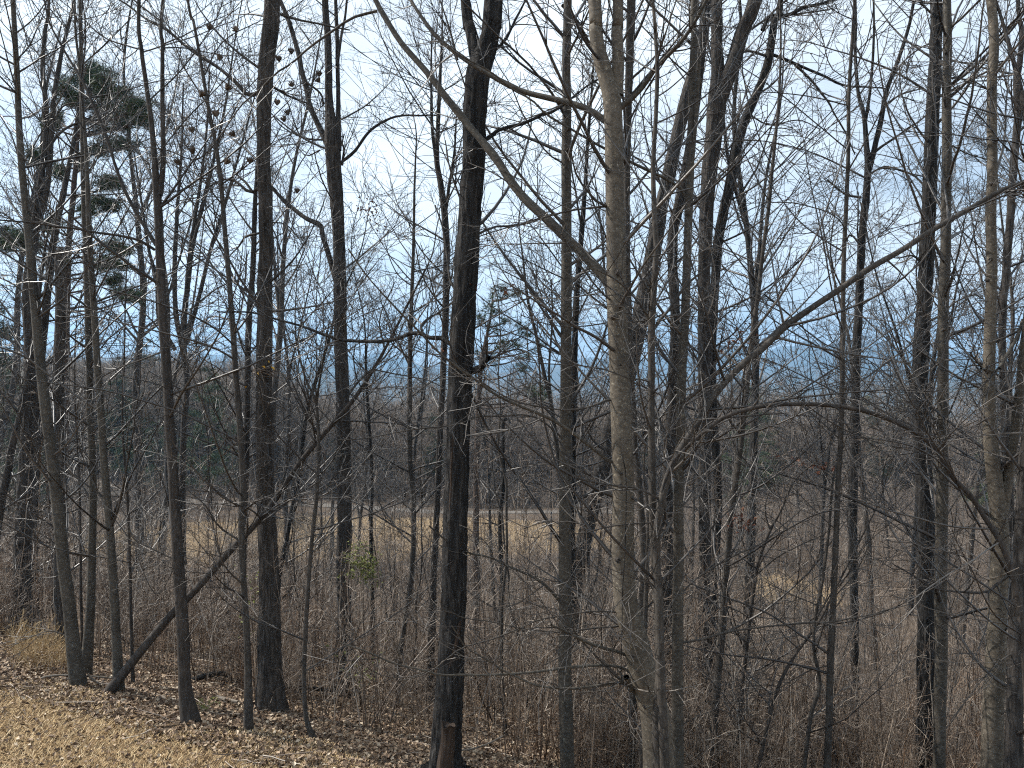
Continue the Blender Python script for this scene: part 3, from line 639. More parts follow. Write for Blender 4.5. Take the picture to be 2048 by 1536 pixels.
t15 = T('forked_tree', 'dark tree opening into a fan of upright limbs, left of the rightmost black trunk', 'tree', 'black', 13.0,
  [[(1711,-4,6),(1711,100,7),(1716,183,8),(1728,230,10),(1733,283,12),(1736,340,15),(1731,400,16),(1726,450,16),(1722,520,17),(1717,620,18),(1712,750,19),(1709,900,19),(1706,1050,19),(1709,1200,19),(1710,1380,19)],
   [(1820,-4,7),(1809,60,8),(1789,127,9),(1769,183,10),(1757,250,12),(1745,310,13),(1736,345,14)],
   [(1733,-4,4),(1738,100,6),(1736,183,7),(1731,240,8)]],
  [([(1745,310),(1760,295),(1803,267),(1853,230),(1880,215)],7,3),([(1765,215),(1800,190),(1850,175)],5,3),([(1722,395),(1690,388),(1655,360)],6,3),([(1775,170),(1810,120),(1850,90),(1870,88)],5,3),
   ([(1720,490),(1700,470),(1680,520)],5,3),([(1712,780),(1680,740),(1640,725)],4,2),([(1736,350),(1770,333),(1810,345),(1850,355)],5,3)], (36,1.0,2.6), tw=(.3,1))
t16 = T('black_barked_tree', 'black rough trunk on the right, hard against the smooth grey pole', 'tree', 'black', 9.6,
  [[(1873,-4,25),(1871,100,26),(1868,180,28),(1863,267,29),(1860,340,30),(1858,417,31),(1855,500,32),(1850,600,33),(1844,700,34),(1840,800,34),(1843,900,35),(1849,1000,37),(1851,1150,38),(1852,1300,39),(1850,1545,42)]],
  [([(1862,390),(1830,352),(1780,335),(1750,340)],6,3,.3),([(1868,30),(1850,15),(1830,-10)],6,4),([(1850,645),(1880,632),(1910,605),(1950,590),(1965,600)],6,3,.4),([(1846,530),(1825,512),(1790,515)],6,3)], (16,.9,2.0), tw=(.3,1))
t17 = T('smooth_barked_tree', 'smooth grey pole touching the right side of the black rough trunk', 'tree', 'smooth', 7.9,
  [[(1894,-4,18),(1894,167,20),(1894,333,22),(1891,500,23),(1887,650,24),(1885,850,25),(1883,1050,27),(1882,1200,28),(1881,1350,28),(1878,1545,28)]],
  [([(1884,960),(1870,930),(1850,860),(1800,790),(1740,720)],4,2,-.4),([(1894,155),(1940,160),(1985,182),(2030,200)],4,2,.5),([(1893,285),(1940,310),(2000,330),(2050,370)],4,2,.4),([(1884,1050),(1920,990),(1960,960)],3,1.5)], (30,.8,2.2))
knot_parts(t17, [(1893,110),(1894,278),(1895,355),(1890,440),(1887,660)], 22, 6)
t18 = T('forked_tree', 'smooth pale tree near the right edge that divides low down into two stems', 'tree', 'pale', 7.2,
  [[(1984,-4,21),(1984,180,22),(1984,333,23),(1983,500,24),(1980,650,26),(1979,780,28),(1982,880,32),(1993,980,37),(2001,1080,40),(1998,1180,42),(1993,1300,45),(1987,1430,48),(1983,1545,52)],
   [(2060,300,12),(2054,450,18),(2045,600,19),(2035,730,20),(2024,850,22),(2014,950,24),(2004,1040,26)]],
  [([(1980,750),(1965,735),(1945,715),(1938,706)],7,4,-.4),([(2008,700),(2000,735),(1985,742),(1960,735)],8,6,-.4),([(2046,640),(2030,680),(2010,715),(1998,737)],9,8,-.3),
   ([(1996,1060),(1960,1045),(1900,1070),(1850,1085)],3.5,2,-.4),([(1985,180),(1950,170),(1905,150)],3,1.5)], (26,.8,2.0))
knot_parts(t18, [(1985,180),(1990,285),(1984,370),(1981,520),(1975,562)], 24, 6)
t19 = T('wavy_tree', 'wavy grey trunk between the two rightmost smooth stems', 'tree', 'rough', 11.0,
  [[(2036,-4,9),(2042,60,11),(2040,117,13),(2033,167,15),(2037,225,17),(2032,290,18),(2026,350,18),(2021,430,18),(2014,520,18),(2006,610,17),(2004,700,17),(2008,800,18),(2016,920,20),(2020,1100,22),(2018,1400,25)]],
  [([(2036,110),(2010,80),(1990,40)],5,3),([(2035,210),(2015,175),(2005,130)],4,2.5)], (24,1,2.4), tw=(.3,1))
t20 = T('furrowed_tree', 'brown furrowed trunk cut by the right edge of the view', 'tree', 'rough', 6.9,
  [[(2072,600,24),(2062,800,27),(2050,950,30),(2042,1100,33),(2034,1250,36),(2029,1400,38),(2026,1545,42)]],
  [([(2038,1150),(2020,1150),(1998,1165),(1975,1184),(1930,1185),(1870,1178),(1830,1155),(1785,1132)],8,3,-.4),
   ([(2036,1300),(1990,1330),(1930,1400),(1900,1440)],4,2,-.3)], (14,.7,1.6), top=3)
t21 = T('leaning_pole', 'long bare pole slanting from the centre foot thicket up to the right edge', 'tree', 'young', 5.9,
  [[(2125,328,10),(2048,364,11),(2003,381,12),(1936,419,12),(1869,457,13),(1805,499,13),(1735,539,14),(1682,577,14),(1629,612,14),(1573,651,15),(1524,697,15),(1489,725,15),(1436,781,15),(1401,838,15),(1358,904,16),(1338,950,16),(1322,1010,17),(1312,1090,17),(1318,1200,18),(1322,1360,19),(1330,1545,22)]],
  [([(1740,540),(1760,470),(1800,410)],2.5,1.2),([(2003,381),(2048,395),(2100,400)],4,3),([(1500,715),(1470,650),(1440,560)],2.5,1.2)], (12,.6,1.5), top=0, tw=(.3,1))
t22 = T('bowed_sapling', 'bowed sapling arching leftwards in front of the right hand trunks', 'sapling', 'brown', 5.6,
  [[(1322,985,5),(1345,925,7),(1370,898,8),(1400,870,8),(1450,834,9),(1520,813,9.5),(1600,808,9.5),(1680,813,10),(1740,825,10.5),(1800,848,11),(1846,875,11.5),(1880,910,12),(1905,955,12.5),(1940,990,13),(1972,1040,13),(2005,1095,14),(2030,1170,14),(2046,1280,15),(2055,1420,16),(2060,1540,18)]],
  [([(1890,925),(1880,880),(1850,830),(1780,780)],3.5,1.5,-.2),([(1610,808),(1670,850),(1740,880),(1810,900),(1875,907)],3,2,.3),([(1780,840),(1760,800),(1700,740)],2,1)], (12,.5,1.3), top=0, tw=(.2,1))
# --- stems of the thicket on the right
T('slender_sapling', 'thin dark sapling kinking right, immediately right of the slender leaning grey tree', 'sapling', 'brown', 9.0,
  [[(1590,960,4),(1562,1020,6),(1538,1065,7),(1514,1130,8),(1510,1160,9),(1500,1230,9),(1492,1300,10),(1482,1400,11),(1466,1545,13)]], [([(1540,1060),(1530,1020),(1545,960)],4,2),([(1512,1150),(1560,1110),(1620,1080),(1700,1040)],4,2)], (14,.6,1.4), top=1)
T('slender_sapling', 'thin sapling slanting from the bottom edge up to the right behind the straight slender pole', 'sapling', 'brown', 8.2,
  [[(1760,1000,3),(1720,1080,4),(1680,1160,5),(1640,1240,6),(1590,1310,7),(1558,1370,8),(1535,1450,8),(1515,1545,10)]], [([(1600,1300),(1560,1260),(1540,1180)],3,1.5)], (12,.6,1.4), top=1)
T('slender_sapling', 'grey sapling bent like an elbow, just left of the straight slender pole', 'sapling', 'young', 8.0,
  [[(1668,950,5),(1658,1060,6),(1645,1160,7),(1630,1240,7),(1628,1300,8),(1640,1370,9),(1622,1430,10),(1608,1545,11)]], [([(1628,1250),(1655,1200),(1700,1140),(1740,1060)],4,2)], (12,.6,1.4), top=1)
# --- middle and left stems farther down the slope
T('slender_tree', 'dark trunk half hidden behind the smooth pole at centre right', 'tree', 'black', 12.5,
  [[(1186,140,4),(1176,280,7),(1170,380,9),(1162,480,11),(1154,580,12),(1150,680,13),(1148,780,12),(1146,900,12),(1145,1050,13),(1144,1300,14)]], [([(1164,460),(1150,380),(1140,300)],5,3),([(1152,640),(1190,560),(1215,500)],4,2)], (34,.9,2.4), tw=(.35,1), top=1)
T('dark_pole', 'dark pole close behind the largest pale tree, seen beside its right edge', 'tree', 'young', 8.6,
  [[(1263,-4,18),(1259,130,17),(1255,260,15),(1253,400,14),(1256,560,14),(1262,750,14),(1276,950,14),(1287,1080,14),(1286,1180,15),(1275,1300,15),(1267,1420,16),(1262,1545,17)]], [], (24,.9,2.2), tw=(.3,1))
T('dark_pole', 'short dark pole at the bottom edge between two feet of the pale trees', 'tree', 'young', 8.0,
  [[(1296,1020,7),(1295,1120,9),(1290,1250,11),(1287,1400,13),(1285,1545,15)]], [], (10,.5,1.3), top=1)
t35 = T('furrowed_tree', 'forked tree close behind the left side of the black central trunk', 'tree', 'rough', 13.5,
  [[(884,60,4),(880,160,7),(876,250,9),(874,320,11),(882,370,13),(889,430,14),(893,520,14),(891,620,14),(886,750,13),(880,880,13),(874,1030,13),(867,1150,14),(862,1300,15)],
   [(866,80,3),(864,180,5),(866,270,7),(880,365,9)],[(915,230,3),(910,310,5),(898,380,7),(890,430,8)]], [], (44,1.0,2.6), tw=(.3,1), top=1.5)
t36 = T('slender_tree', 'thin trunk standing left of the black central trunk with its foot in the brush', 'tree', 'young', 12.5,
  [[(830,330,4),(828,450,6),(824,580,8),(820,728,10),(820,922,11),(827,1010,10),(824,1137,11),(810,1242,11),(797,1348,11),(796,1500,12)]], [([(822,740),(800,690),(760,600)],4,2),([(824,590),(860,520),(880,430)],4,2)], (36,.9,2.4), tw=(.3,1), top=1)
T('snag', 'short dead snag with a hooked top in front of the grey wooded valley at centre', 'dead tree', 'black', 16,
  [[(1013,835,4),(1006,846,7),(1006,900,8),(1007,960,8),(1001,1040,9),(1003,1150,9),(1001,1260,10)]], [([(1008,842),(1018,838),(1020,850)],5,3)], (8,.4,1.0), top=0, broken=True)
T('slender_tree', 'thin forked sapling right of the shaggy trunk, foot in the leaf litter', 'sapling', 'young', None,
  [[(590,640,3),(596,700,4),(612,760,5),(630,800,6),(637,860,7),(636,940,8),(632,1010,8.5),(622,1101,9),(612,1242,10),(608,1348,10),(612,1435,11),(629,1483,14)],[(668,650,2.5),(655,710,4),(640,780,5),(633,810,6)]],
  [([(633,990),(680,960),(740,940)],3,1.5),([(630,1010),(590,1000),(560,960)],2.5,1.2)], (24,.7,1.8), top=1.2)
T('leaning_tree', 'thin dark trunk leaning right behind the gap right of the shaggy trunk', 'tree', 'black', 15,
  [[(680,600,4),(655,690,6),(632,760,8),(615,820,9),(603,900,10),(592,980,10),(570,1090,11),(555,1180,12)]], [([(610,830),(595,770),(600,700)],5,3)], (22,.8,2.2), top=2)
t31 = T('slender_tree', 'dark slim trunk close behind the left side of the shaggy tree', 'tree', 'rough', 13,
  [[(520,250,6),(512,380,9),(508,480,11),(504,560,12),(498,640,13),(495,740,13),(494,830,13),(492,930,14),(488,1050,14),(484,1250,15)]], [([(500,620),(470,560),(440,520)],4,2)], (30,.9,2.4), tw=(.3,1), top=2)
t29 = T('slender_sapling', 'straight thin dark sapling standing between the fallen trunk and the smooth trees', 'sapling', 'brown', None,
  [[(252,560,3),(249,700,4),(245,850,5),(253,960,6),(258,1060,6.5),(261,1180,7),(264,1300,8),(266,1372,9)]], [], (18,.6,1.6), top=1.2)
T('slender_sapling', 'thin dark stem in the narrow gap between the two leftmost smooth trees', 'sapling', 'brown', 11,
  [[(150,800,4),(158,950,5),(161,1100,6),(162,1200,7),(165,1300,7)]], [], (12,.6,1.6), top=2)
t30 = T('many_stemmed_tree', 'tree of several stems fanning up and right behind the brown forked tree', 'tree', 'rough', 19,
  [[(470,80,3),(452,200,5),(432,300,7),(408,400,9),(388,480,10),(374,580,12),(366,680,14),(374,760,14),(368,850,14),(364,960,15),(366,1120,16)],
   [(372,170,3),(368,300,5),(358,420,8),(352,520,10),(352,620,11),(366,700,12)],[(510,180,3),(478,300,5),(448,410,7),(420,500,8),(396,600,9),(372,690,10)],
   [(420,150,3),(412,280,5),(396,400,7),(378,520,9),(368,640,10)],[(264,300,3),(280,400,5),(296,500,7),(312,560,8),(318,640,9),(350,700,9)]],
  [([(380,620),(430,580),(470,560)],5,3)], (70,1.2,3.2), tw=(.35,1), top=2)
t25 = T('twin_limbed_tree', 'big brown tree at the far left dividing into two tall curving limbs', 'tree', 'rough', 14,
  [[(98,-4,6),(90,67,9),(86,150,10),(92,220,12),(90,290,13),(82,360,14),(72,430,15),(63,500,19),(56,580,24),(60,680,26),(61,780,29),(54,900,33),(48,1020,36),(44,1150,40)],
   [(146,-4,7),(132,60,8),(118,120,9),(106,200,11),(100,300,13),(92,380,14),(78,440,15),(66,490,16)]],
  [([(100,240),(115,225),(128,210),(150,205)],5,3),([(92,300),(125,262),(160,245),(200,240)],8,4),([(60,600),(30,570),(0,555),(-30,540)],6,3),([(66,500),(40,450),(0,430)],5,3)], (36,1.1,3), tw=(.3,1))
t25c = T('leaning_tree', 'grey trunk leaning right behind the bowed tree at the left', 'tree', 'rough', 15.5,
  [[(160,180,5),(148,280,9),(130,370,13),(115,440,15),(103,510,17),(94,600,18),(84,700,18),(74,850,19),(66,1000,20),(62,1180,21)]], [], (24,1.0,2.8), tw=(.35,1), top=2.5)
t26 = T('snag', 'broken topped rough trunk at the left, behind the two leftmost smooth trees', 'dead tree', 'shag', 12.5,
  [[(122,497,11),(119,512,21),(121,560,22),(120,650,22),(117,740,24),(118,830,25),(121,920,27),(119,1030,25),(118,1140,25),(124,1270,30)]],
  [([(128,640),(160,600),(190,540)],5,3),([(127,680),(165,665),(210,690)],4,2)], (12,.8,2), top=0, broken=True)
T('leaning_tree', 'dark trunk leaning out of the view at the left edge', 'tree', 'rough', 13,
  [[(72,650,11),(60,740,13),(42,820,15),(25,895,17),(10,970,19),(-8,1060,21),(-25,1200,24)]], [], (14,.9,2.2), top=2)
T('slender_tree', 'thin dark trunk between the leftmost broad trunk and the broken topped one', 'tree', 'black', 16,
  [[(88,720,6),(84,820,9),(78,920,12),(72,1020,14),(70,1130,15)]], [], (20,.9,2.2), top=3)
t28 = T('fallen_tree', 'long thin fallen trunk propped at a slant across the left trees', 'fallen tree', 'brown', None,
  [[(850,540,3),(820,600,5),(780,680,6),(740,750,8),(700,808,9),(650,865,11),(600,925,11),(560,985,13),(520,1038,14),(460,1103,15),(400,1170,16),(330,1245,18),(262,1328,21),(214,1390,27)]],
  [([(560,985),(575,930),(600,870),(640,800)],5,2,.4),([(770,700),(760,640),(790,560)],4,2,.4)], (16,.6,1.8), top=0, tw=(.4,1), flare=1.1)
T('slender_tree', 'thin trunk left of the brush with a green sprig, halfway down the slope', 'sapling', 'black', 17,
  [[(728,640,3),(732,740,5),(738,850,7),(744,960,7),(742,1080,8),(745,1200,9)]], [], (20,.8,2.2), top=3)
T('leaning_tree', 'crooked thin tree tilting left in the gap between black trunk and smooth pole', 'tree', 'young', 17,
  [[(1038,440,3),(1046,520,4),(1056,600,6),(1072,670,7),(1088,746,8),(1102,806,9),(1112,880,10),(1122,960,10),(1128,1100,11)],[(1102,560,3),(1104,640,4),(1098,740,5),(1102,806,6)]], [], (34,.9,2.4), tw=(.3,1), top=1.5)

# ------------------------------------------------------------------ small things on the traced trees
def leaf_cloud(pos, nrm_scale, size, r, droop=.6, n_tri=4):
    """pos (N,3) -> curled leaves of two quads"""
    N_ = len(pos); a = r.random(N_) * 2 * PI
    D = np.stack([np.cos(a), np.sin(a), -droop * r.random(N_) + nrm_scale * r.standard_normal(N_)], 1); D /= np.linalg.norm(D, axis=1)[:, None]
    S = np.cross(D, np.array([0, 0, 1.]) + .4 * r.standard_normal((N_, 3))); S /= np.linalg.norm(S, axis=1)[:, None]
    U = np.cross(S, D); s = (size * (.6 + .8 * r.random(N_)))[:, None]
    p0 = pos; tip = pos + D * s; mid = pos + D * s * .5
    curl = (r.random(N_)[:, None] * .35 + .05) * s * U
    l = mid + S * s * .32 + curl; rr_ = mid - S * s * .32 + curl
    q1 = pos + D * s * .5 - curl * .2
    V = np.stack([p0, l, q1, rr_, tip], 1).reshape(-1, 3)
    b = np.arange(N_)[:, None] * 5
    F = np.concatenate([b + np.array([[0, 1, 4, 2]]) * 1, b + np.array([[0, 2, 4, 3]])], 0)
    return V, F
def attach_leaves(tree, centers, mat, n, spread, size, d=None, name='dead_leaves'):
    root, base, dd, r = tree; d = d or dd
    pts = []
    bag = Bag()
    for px, py in centers:
        c = P(px, py, d - .05); q = c + r.standard_normal((n, 3)) * np.array(spread) * d / FPX; pts.append(q)
        # the fine twigs that carry them
        st = np.repeat(c[None] , n, 0) - np.array([0, 0, 1]) * 0; K = 3
        Pn = np.stack([st, (st + q) / 2 + .01, q], 1); V, F = tubes_np(Pn, np.full((n, 3), .0018), 3)
    q = np.concatenate(pts); V, F = leaf_cloud(q, .3, size, r, droop=1.4)
    o = link(bpy.data.objects.new(name, mesh_np(name, V - base, F, mat, False)), root); o['kind'] = 'stuff'; return o
o = attach_leaves(t7, [(725,418),(745,425),(755,440),(738,405),(750,415)], M_REDLEAF, 16, (12, 12, 9), .05); o['label'] = 'cluster of dry russet leaves hanging on'
attach_leaves(tB, [(1483,672),(1495,690),(1490,660),(1460,690)], M_REDLEAF, 14, (9, 9, 12), .06)
attach_leaves(t23, [(1488,1040),(1500,1050),(1478,1035)], M_REDLEAF, 20, (14, 14, 7), .05)
attach_leaves(t15, [(1600,925),(1640,930),(1655,935),(1585,915)], M_REDLEAF, 12, (12, 12, 8), .08)
attach_leaves(t8, [(945,572),(1012,575)], M_REDLEAF, 10, (6, 6, 5), .05)
attach_leaves(t35, [(880,690),(870,700)], M_REDLEAF, 8, (6, 6, 9), .05)
root6, base6, d6, r6 = t6
for px, py, s in ((491,777,.07),(536,726,.05),(524,737,.06),(541,738,.05),(518,748,.05)):
    c = P(px, py, d6 - .2)
    V, F = leaf_cloud(c[None] + [0, 0, .03], .0, s, r6, droop=1.8)
    link(bpy.data.objects.new('yellow_leaf', mesh_np('yellow_leaf', V - base6, F, M_YLEAF, False)), root6)
bagn = Bag()
c0 = P(530, 742, d6)
for k in range(26):   # dry vine tangle round the trunk
    a0 = r6.random() * 6.28; th = np.linspace(a0, a0 + r6.uniform(1.5, 4), 14); R0 = .125 + .03 * r6.random()
    c = np.stack([c0[0] + np.cos(th) * R0, c0[1] + np.sin(th) * R0, c0[2] + r6.uniform(-.05, .06) + .03 * np.sin(th * 2 + k)], 1)
    V, F = tubes_np(c[None], np.full((1, 14), .003), 4); bagn.add(V, F)
me = bagn.mesh('vine_tangle', M_BRUSH); me.transform(__import__('mathutils').Matrix.Translation(-Vector(base6)))
link(bpy.data.objects.new('vine_tangle', me), root6)['kind'] = 'stuff'
# seed cones of the slender pole
root5, base5, d5, r5 = t5
def cone_mesh():
    bag = Bag()
    for k in range(11):
        a = k * 2.4; e = .35 + .25 * (k % 3)
        D = np.array([math.cos(a) * e, math.sin(a) * e, 1.0]); D /= np.linalg.norm(D)
        c = np.stack([D * t for t in (0, .02, .045, .06)]); c[:, :2] *= np.array([.5, 1.0, 1.0, .8])[:, None]
        V, F = tubes_np(c[None], np.array([[.006, .008, .006, .001]]), 4); bag.add(V, F)
    return bag.mesh('seed_cone', M_POD)
cm = cone_mesh()
def trunk_x(tr_pts, y):
    a = sorted(tr_pts, key=lambda p: p[1]); return float(np.interp(y, [p[1] for p in a], [p[0] for p in a]))
T5P = [(387,43),(403,133),(420,233),(433,300),(443,383),(450,467),(458,560)]
T7P = [(579,50),(595,107),(609,160),(619,210),(645,267),(655,292),(668,340),(674,410),(678,480)]
for host, pods, tpts in ((t5, [(418,60),(400,193),(452,179),(385,265),(357,330),(470,273),(450,328),(500,327),(432,233),(388,307),(440,120),(473,62)], T5P),
                         (t7, [(583,108),(558,123),(638,153),(585,173),(554,210),(570,243),(576,230),(594,386),(640,165)], T7P)):
    rt, bs, dd, rj = host
    for px, py in pods:
        y2 = py + rj.uniform(25, 70); x2 = trunk_x(tpts, y2)
        q = P(px, py, dd - .1 + rj.uniform(-.2, .2)); p = P(x2, y2, dd)
        mid = (p + q) / 2 + np.array([0, 0, -.06 * np.linalg.norm(q - p)])
        o = link(bpy.data.objects.new('seed_cone', cm), rt); o.location = q - bs; o.scale = (1.25,) * 3 if host is t5 else (1.7,) * 3
        o.rotation_euler = (rj.uniform(-.7, .7), rj.uniform(-.7, .7), rj.uniform(0, 6))
        c = curve_pts(np.array([[*p, .004], [*mid, .003], [*q, .0025]]), 10)
        V, F = tubes_np(c[None, :, :3], c[None, :, 3], 4)
        link(bpy.data.objects.new('branch', mesh_np('branch', V - bs, F, M_YOUNG)), rt)

# ------------------------------------------------------------------ pines
def tufts(centers, r, n_needle=14, ln=.14, w=.006, updir=.35):
    M = len(centers)
    D = r.standard_normal((M, n_needle, 3)); D[..., 2] = D[..., 2] * .7 + updir; D /= np.linalg.norm(D, axis=2, keepdims=True)
    s = ln * (.6 + .6 * r.random((M, n_needle, 1)))
    S = np.cross(D, r.standard_normal((M, n_needle, 3))); S /= np.linalg.norm(S, axis=2, keepdims=True)
    c = centers[:, None, :]
    V = np.stack([c - S * w, c + S * w, c + D * s + S * w * .5, c + D * s - S * w * .5], 2).reshape(-1, 3)
    F = np.arange(len(V)).reshape(-1, 4); return V, F
def traced_pine(label, d, stem, clumps, limbs_from, r, tuft=26, ln=.2):
    main = px_path(stem, d)[::-1]; x, y = main[0, 0], main[0, 1]; g = hz(x, y)
    main = np.vstack([[x, y, g - .2, main[0, 3] * 1.5], [x, y, g + .8, main[0, 3] * 1.15], main])
    base = np.array([x, y, g]); root = tag(empty('pine_tree', base), label, 'pine tree'); TREE_XY.append((x, y))
    V, F = log_mesh(main, 'rough', r); link(bpy.data.objects.new('trunk', mesh_np('trunk', V - base, F, M_PINEBARK)), root)
    lb, cs = Bag(), []
    for px, py, rx, ry in clumps:
        dz = r.uniform(-.06, .06) * d
        c = P(px, py, d + dz); sx = px * 0 + rx * d / FPX; sz = ry * d / FPX
        ty = py + limbs_from + abs(px - trunk_x(stem, py)) * .12; p = P(trunk_x(stem, ty), ty, d)
        m = (p + c) / 2 + [0, 0, -.05 * np.linalg.norm(c - p)]
        q = curve_pts(np.array([[*p, .035], [*m, .028], [*c, .012]]), 12); V, F = tubes_np(q[None, :, :3], q[None, :, 3], 6); lb.add(V, F)
        n = int(.62 * tuft * max(1, rx * ry / 220))
        t = c + r.standard_normal((n, 3)) * np.array([sx * .7, sx * .6, sz * .75])
        cs.append(t)
        j = r.integers(5, 12, n); Pn = np.stack([q[j, :3], (q[j, :3] + t) / 2 - [0, 0, .05], t], 1); V, F = tubes_np(Pn, np.full((n, 3), .006) * np.array([1.3, 1, .6]), 3); lb.add(V, F)
    me = lb.mesh('limbs', M_PINEBARK); me.transform(__import__('mathutils').Matrix.Translation(-Vector(base))); link(bpy.data.objects.new('limbs', me), root)['kind'] = 'stuff'
    cs = np.concatenate(cs); sub = (cs[:, None] + r.standard_normal((len(cs), 5, 3)) * .085).reshape(-1, 3)
    V, F = tufts(sub, r, 14, ln, .007)
    link(bpy.data.objects.new('crown', mesh_np('crown', V - base, F, M_NEEDLE, False)), root)['kind'] = 'stuff'
    return root
traced_pine('tall pine at the left with its dark rounded top against the bright sky', 24,
  [(172,128,4),(166,180,6),(158,240,8),(152,320,10),(146,400,12),(138,480,13),(134,600,14),(132,760,15),(130,1000,16)],
  [(176,140,16,12),(195,150,16,12),(208,170,14,10),(160,165,16,12),(185,178,20,12),(215,195,16,10),(150,200,14,12),(128,185,10,9),(175,210,20,12),(205,222,20,10),(240,185,12,8),(235,225,16,9),
   (262,212,14,7),(283,215,12,9),(268,238,16,8),(290,238,8,7),(240,250,16,7),(205,255,16,7),(115,238,10,7),(100,250,8,5),(250,286,14,5),(225,292,16,6),(195,300,18,6),(70,312,8,6),(165,330,10,6),(120,345,8,6),
   (212,372,16,5),(228,366,12,4),(200,402,18,5),(222,412,14,4),(175,420,12,6),(218,492,18,5),(240,500,12,4),(205,528,14,5),(236,532,12,5),(226,560,12,3),(248,588,14,4),(266,592,10,3),(22,468,16,7),(45,480,16,5),(10,492,14,6),(60,494,12,4),(100,452,12,5),(110,520,10,5)],
  16, np.random.default_rng(5))
traced_pine('open crowned pine behind the gap right of the black central trunk', 27,
  [(986,585,3),(982,630,5),(972,680,7),(962,730,9),(958,800,10),(954,900,11),(952,1050,12)],
  [(992,578,8,9),(1012,590,10,6),(978,605,12,8),(1030,586,8,6),(1000,620,14,6),(966,640,10,7),(1020,640,14,6),(1045,655,12,5),(990,660,12,6),(1060,668,8,5),(1005,690,12,5),(1035,690,10,4),(1080,694,10,5),(960,705,10,6),(1052,712,12,5),(985,722,10,5),(1064,775,9,4),(1088,785,9,5),(1078,792,8,4),(1040,740,9,4)],
  10, np.random.default_rng(6), tuft=9, ln=.15)

def finish(parts, name):
    out = []
    for nm, me in parts: out.append((nm, me))
    return out
def proto_pine(seed, H=15, dense=1.0):
    r = np.random.default_rng(seed)
    c = curve_pts(np.array([[0, 0, -.2, .2], [.1, 0, H * .3, .16], [.05, .1, H * .7, .09], [0, 0, H, .02]]), 24)
    V, F = tubes_np(c[None, :, :3], c[None, :, 3], 8); tm = mesh_np('trunk', V, F, M_PINEBARK)
    bag = Bag(); cs = []
    n = int(44 * dense)
    for k in range(n):
        t = r.uniform(.22, 1) ; z = H * t; L = (1.05 - t) ** .7 * H * .27 * r.uniform(.6, 1.1) + .3; a = r.random() * 6.28
        p = np.array([0, 0, z]); q = p + np.array([math.cos(a) * L, math.sin(a) * L, L * r.uniform(.0, .35)])
        pl = np.stack([p, (p + q) / 2 - [0, 0, .08 * L], q]); V, F = tubes_np(pl[None], np.array([[.04, .03, .01]]), 4); bag.add(V, F)
        m = int(10 + L * 8); f = r.uniform(.35, 1, m)[:, None]
        cs.append(p * (1 - f) + q * f + r.standard_normal((m, 3)) * np.array([.35, .35, .18]) * (.3 + .25 * L))
    cs = np.concatenate(cs); V, F = tufts(cs, r, 12, .34, .018)
    return [('trunk', tm), ('crown', mesh_np('crown', V, F, M_NEEDLE, False)), ('limbs', bag.mesh('limbs', M_PINEBARK))]
def proto_tree(seed, H, limbs, sub, tw, fine, r0, mat_t, mat_w, rm=.003, spread=1.0, t0=.42, ang=(28, 60)):
    r = np.random.default_rng(seed)
    k = 9; z = np.linspace(-.3, H, k); lean = r.normal(0, .035, 2)
    xy = np.cumsum(r.normal(0, .012 * H, (k, 2)) , 0) * np.linspace(0, 1, k)[:, None] + lean[None] * z[:, None]; xy -= xy[0]
    rad = r0 * np.linspace(1.15, .12, k) ** .85; rad[0] *= 1.3
    main = np.column_stack([xy, z, rad])
    stems = [main]
    for _ in range(r.integers(1, 3)):
        i0 = r.integers(3, 6); a = r.random() * 6.28; L = H * (1 - i0 / k) * .95
        s0 = main[i0]; dirv = np.array([math.cos(a) * .38, math.sin(a) * .38, 1.0]); dirv /= np.linalg.norm(dirv)
        rows = [s0 * np.array([1, 1, 1, .75])]
        for q in range(1, 6):
            dirv = dirv + np.array([0, 0, .1]) + r.normal(0, .06, 3); dirv /= np.linalg.norm(dirv)
            rows.append(np.array([*(rows[-1][:3] + dirv * L / 5), s0[3] * .75 * (1 - q / 5.4)]))
        stems.append(np.array(rows))
    tb = Bag(); PP, RR = [], []
    for s in stems:
        c = curve_pts(s, 30); c[:, 3] = np.maximum(c[:, 3], .012); PP.append(c[:, :3]); RR.append(c[:, 3])
        n = 60; c2 = curve_pts(s, n); c2[:, 3] = np.maximum(c2[:, 3], .012); V, F = tubes_np(c2[None, :, :3], (c2[:, 3][:, None] * (1 + .05 * noise_rows(n, 12, 3, r)))[None], 12); tb.add(V, F)
    PP, RR = np.array(PP), np.array(RR)
    bag = Bag()
    A, AR = grow(PP[:1], RR[:1], limbs, t0, .98, 2.2 * spread, 5.2 * spread, ang, 12, .45, .2, .5, rm * 1.6, r, rmax=.07, lscale=.55)
    if len(PP) > 1:
        A_, AR_ = grow(PP[1:], RR[1:], limbs // 2, .15, .98, 1.5 * spread, 3.6 * spread, ang, 12, .45, .2, .5, rm * 1.6, r, rmax=.05, lscale=.5); A = np.concatenate([A, A_]); AR = np.concatenate([AR, AR_])
    V, F = tubes_np(A, AR, 5); bag.add(V, F)
    B_, BR_ = grow(A, AR, sub, .2, 1, .8 * spread, 2.0 * spread, (25, 62), 8, .25, .2, .6, rm * 1.2, r, rmax=.025); V, F = tubes_np(B_, BR_, 3); bag.add(V, F)
    D_, DR_ = grow(B_, BR_, tw, .15, 1, .35, .95, (25, 62), 5, .2, .2, .65, rm, r, rmax=.01); V, F = tubes_np(D_, DR_, 3); bag.add(V, F)
    if fine: E_, ER_ = grow(D_, DR_, fine, .2, 1, .12, .38, (25, 60), 3, .1, .25, .75, rm * .75, r); V, F = tubes_np(E_, ER_, 3); bag.add(V, F)
    return [('trunk', tb.mesh('trunk', mat_t)), ('crown', bag.mesh('crown', mat_w))]
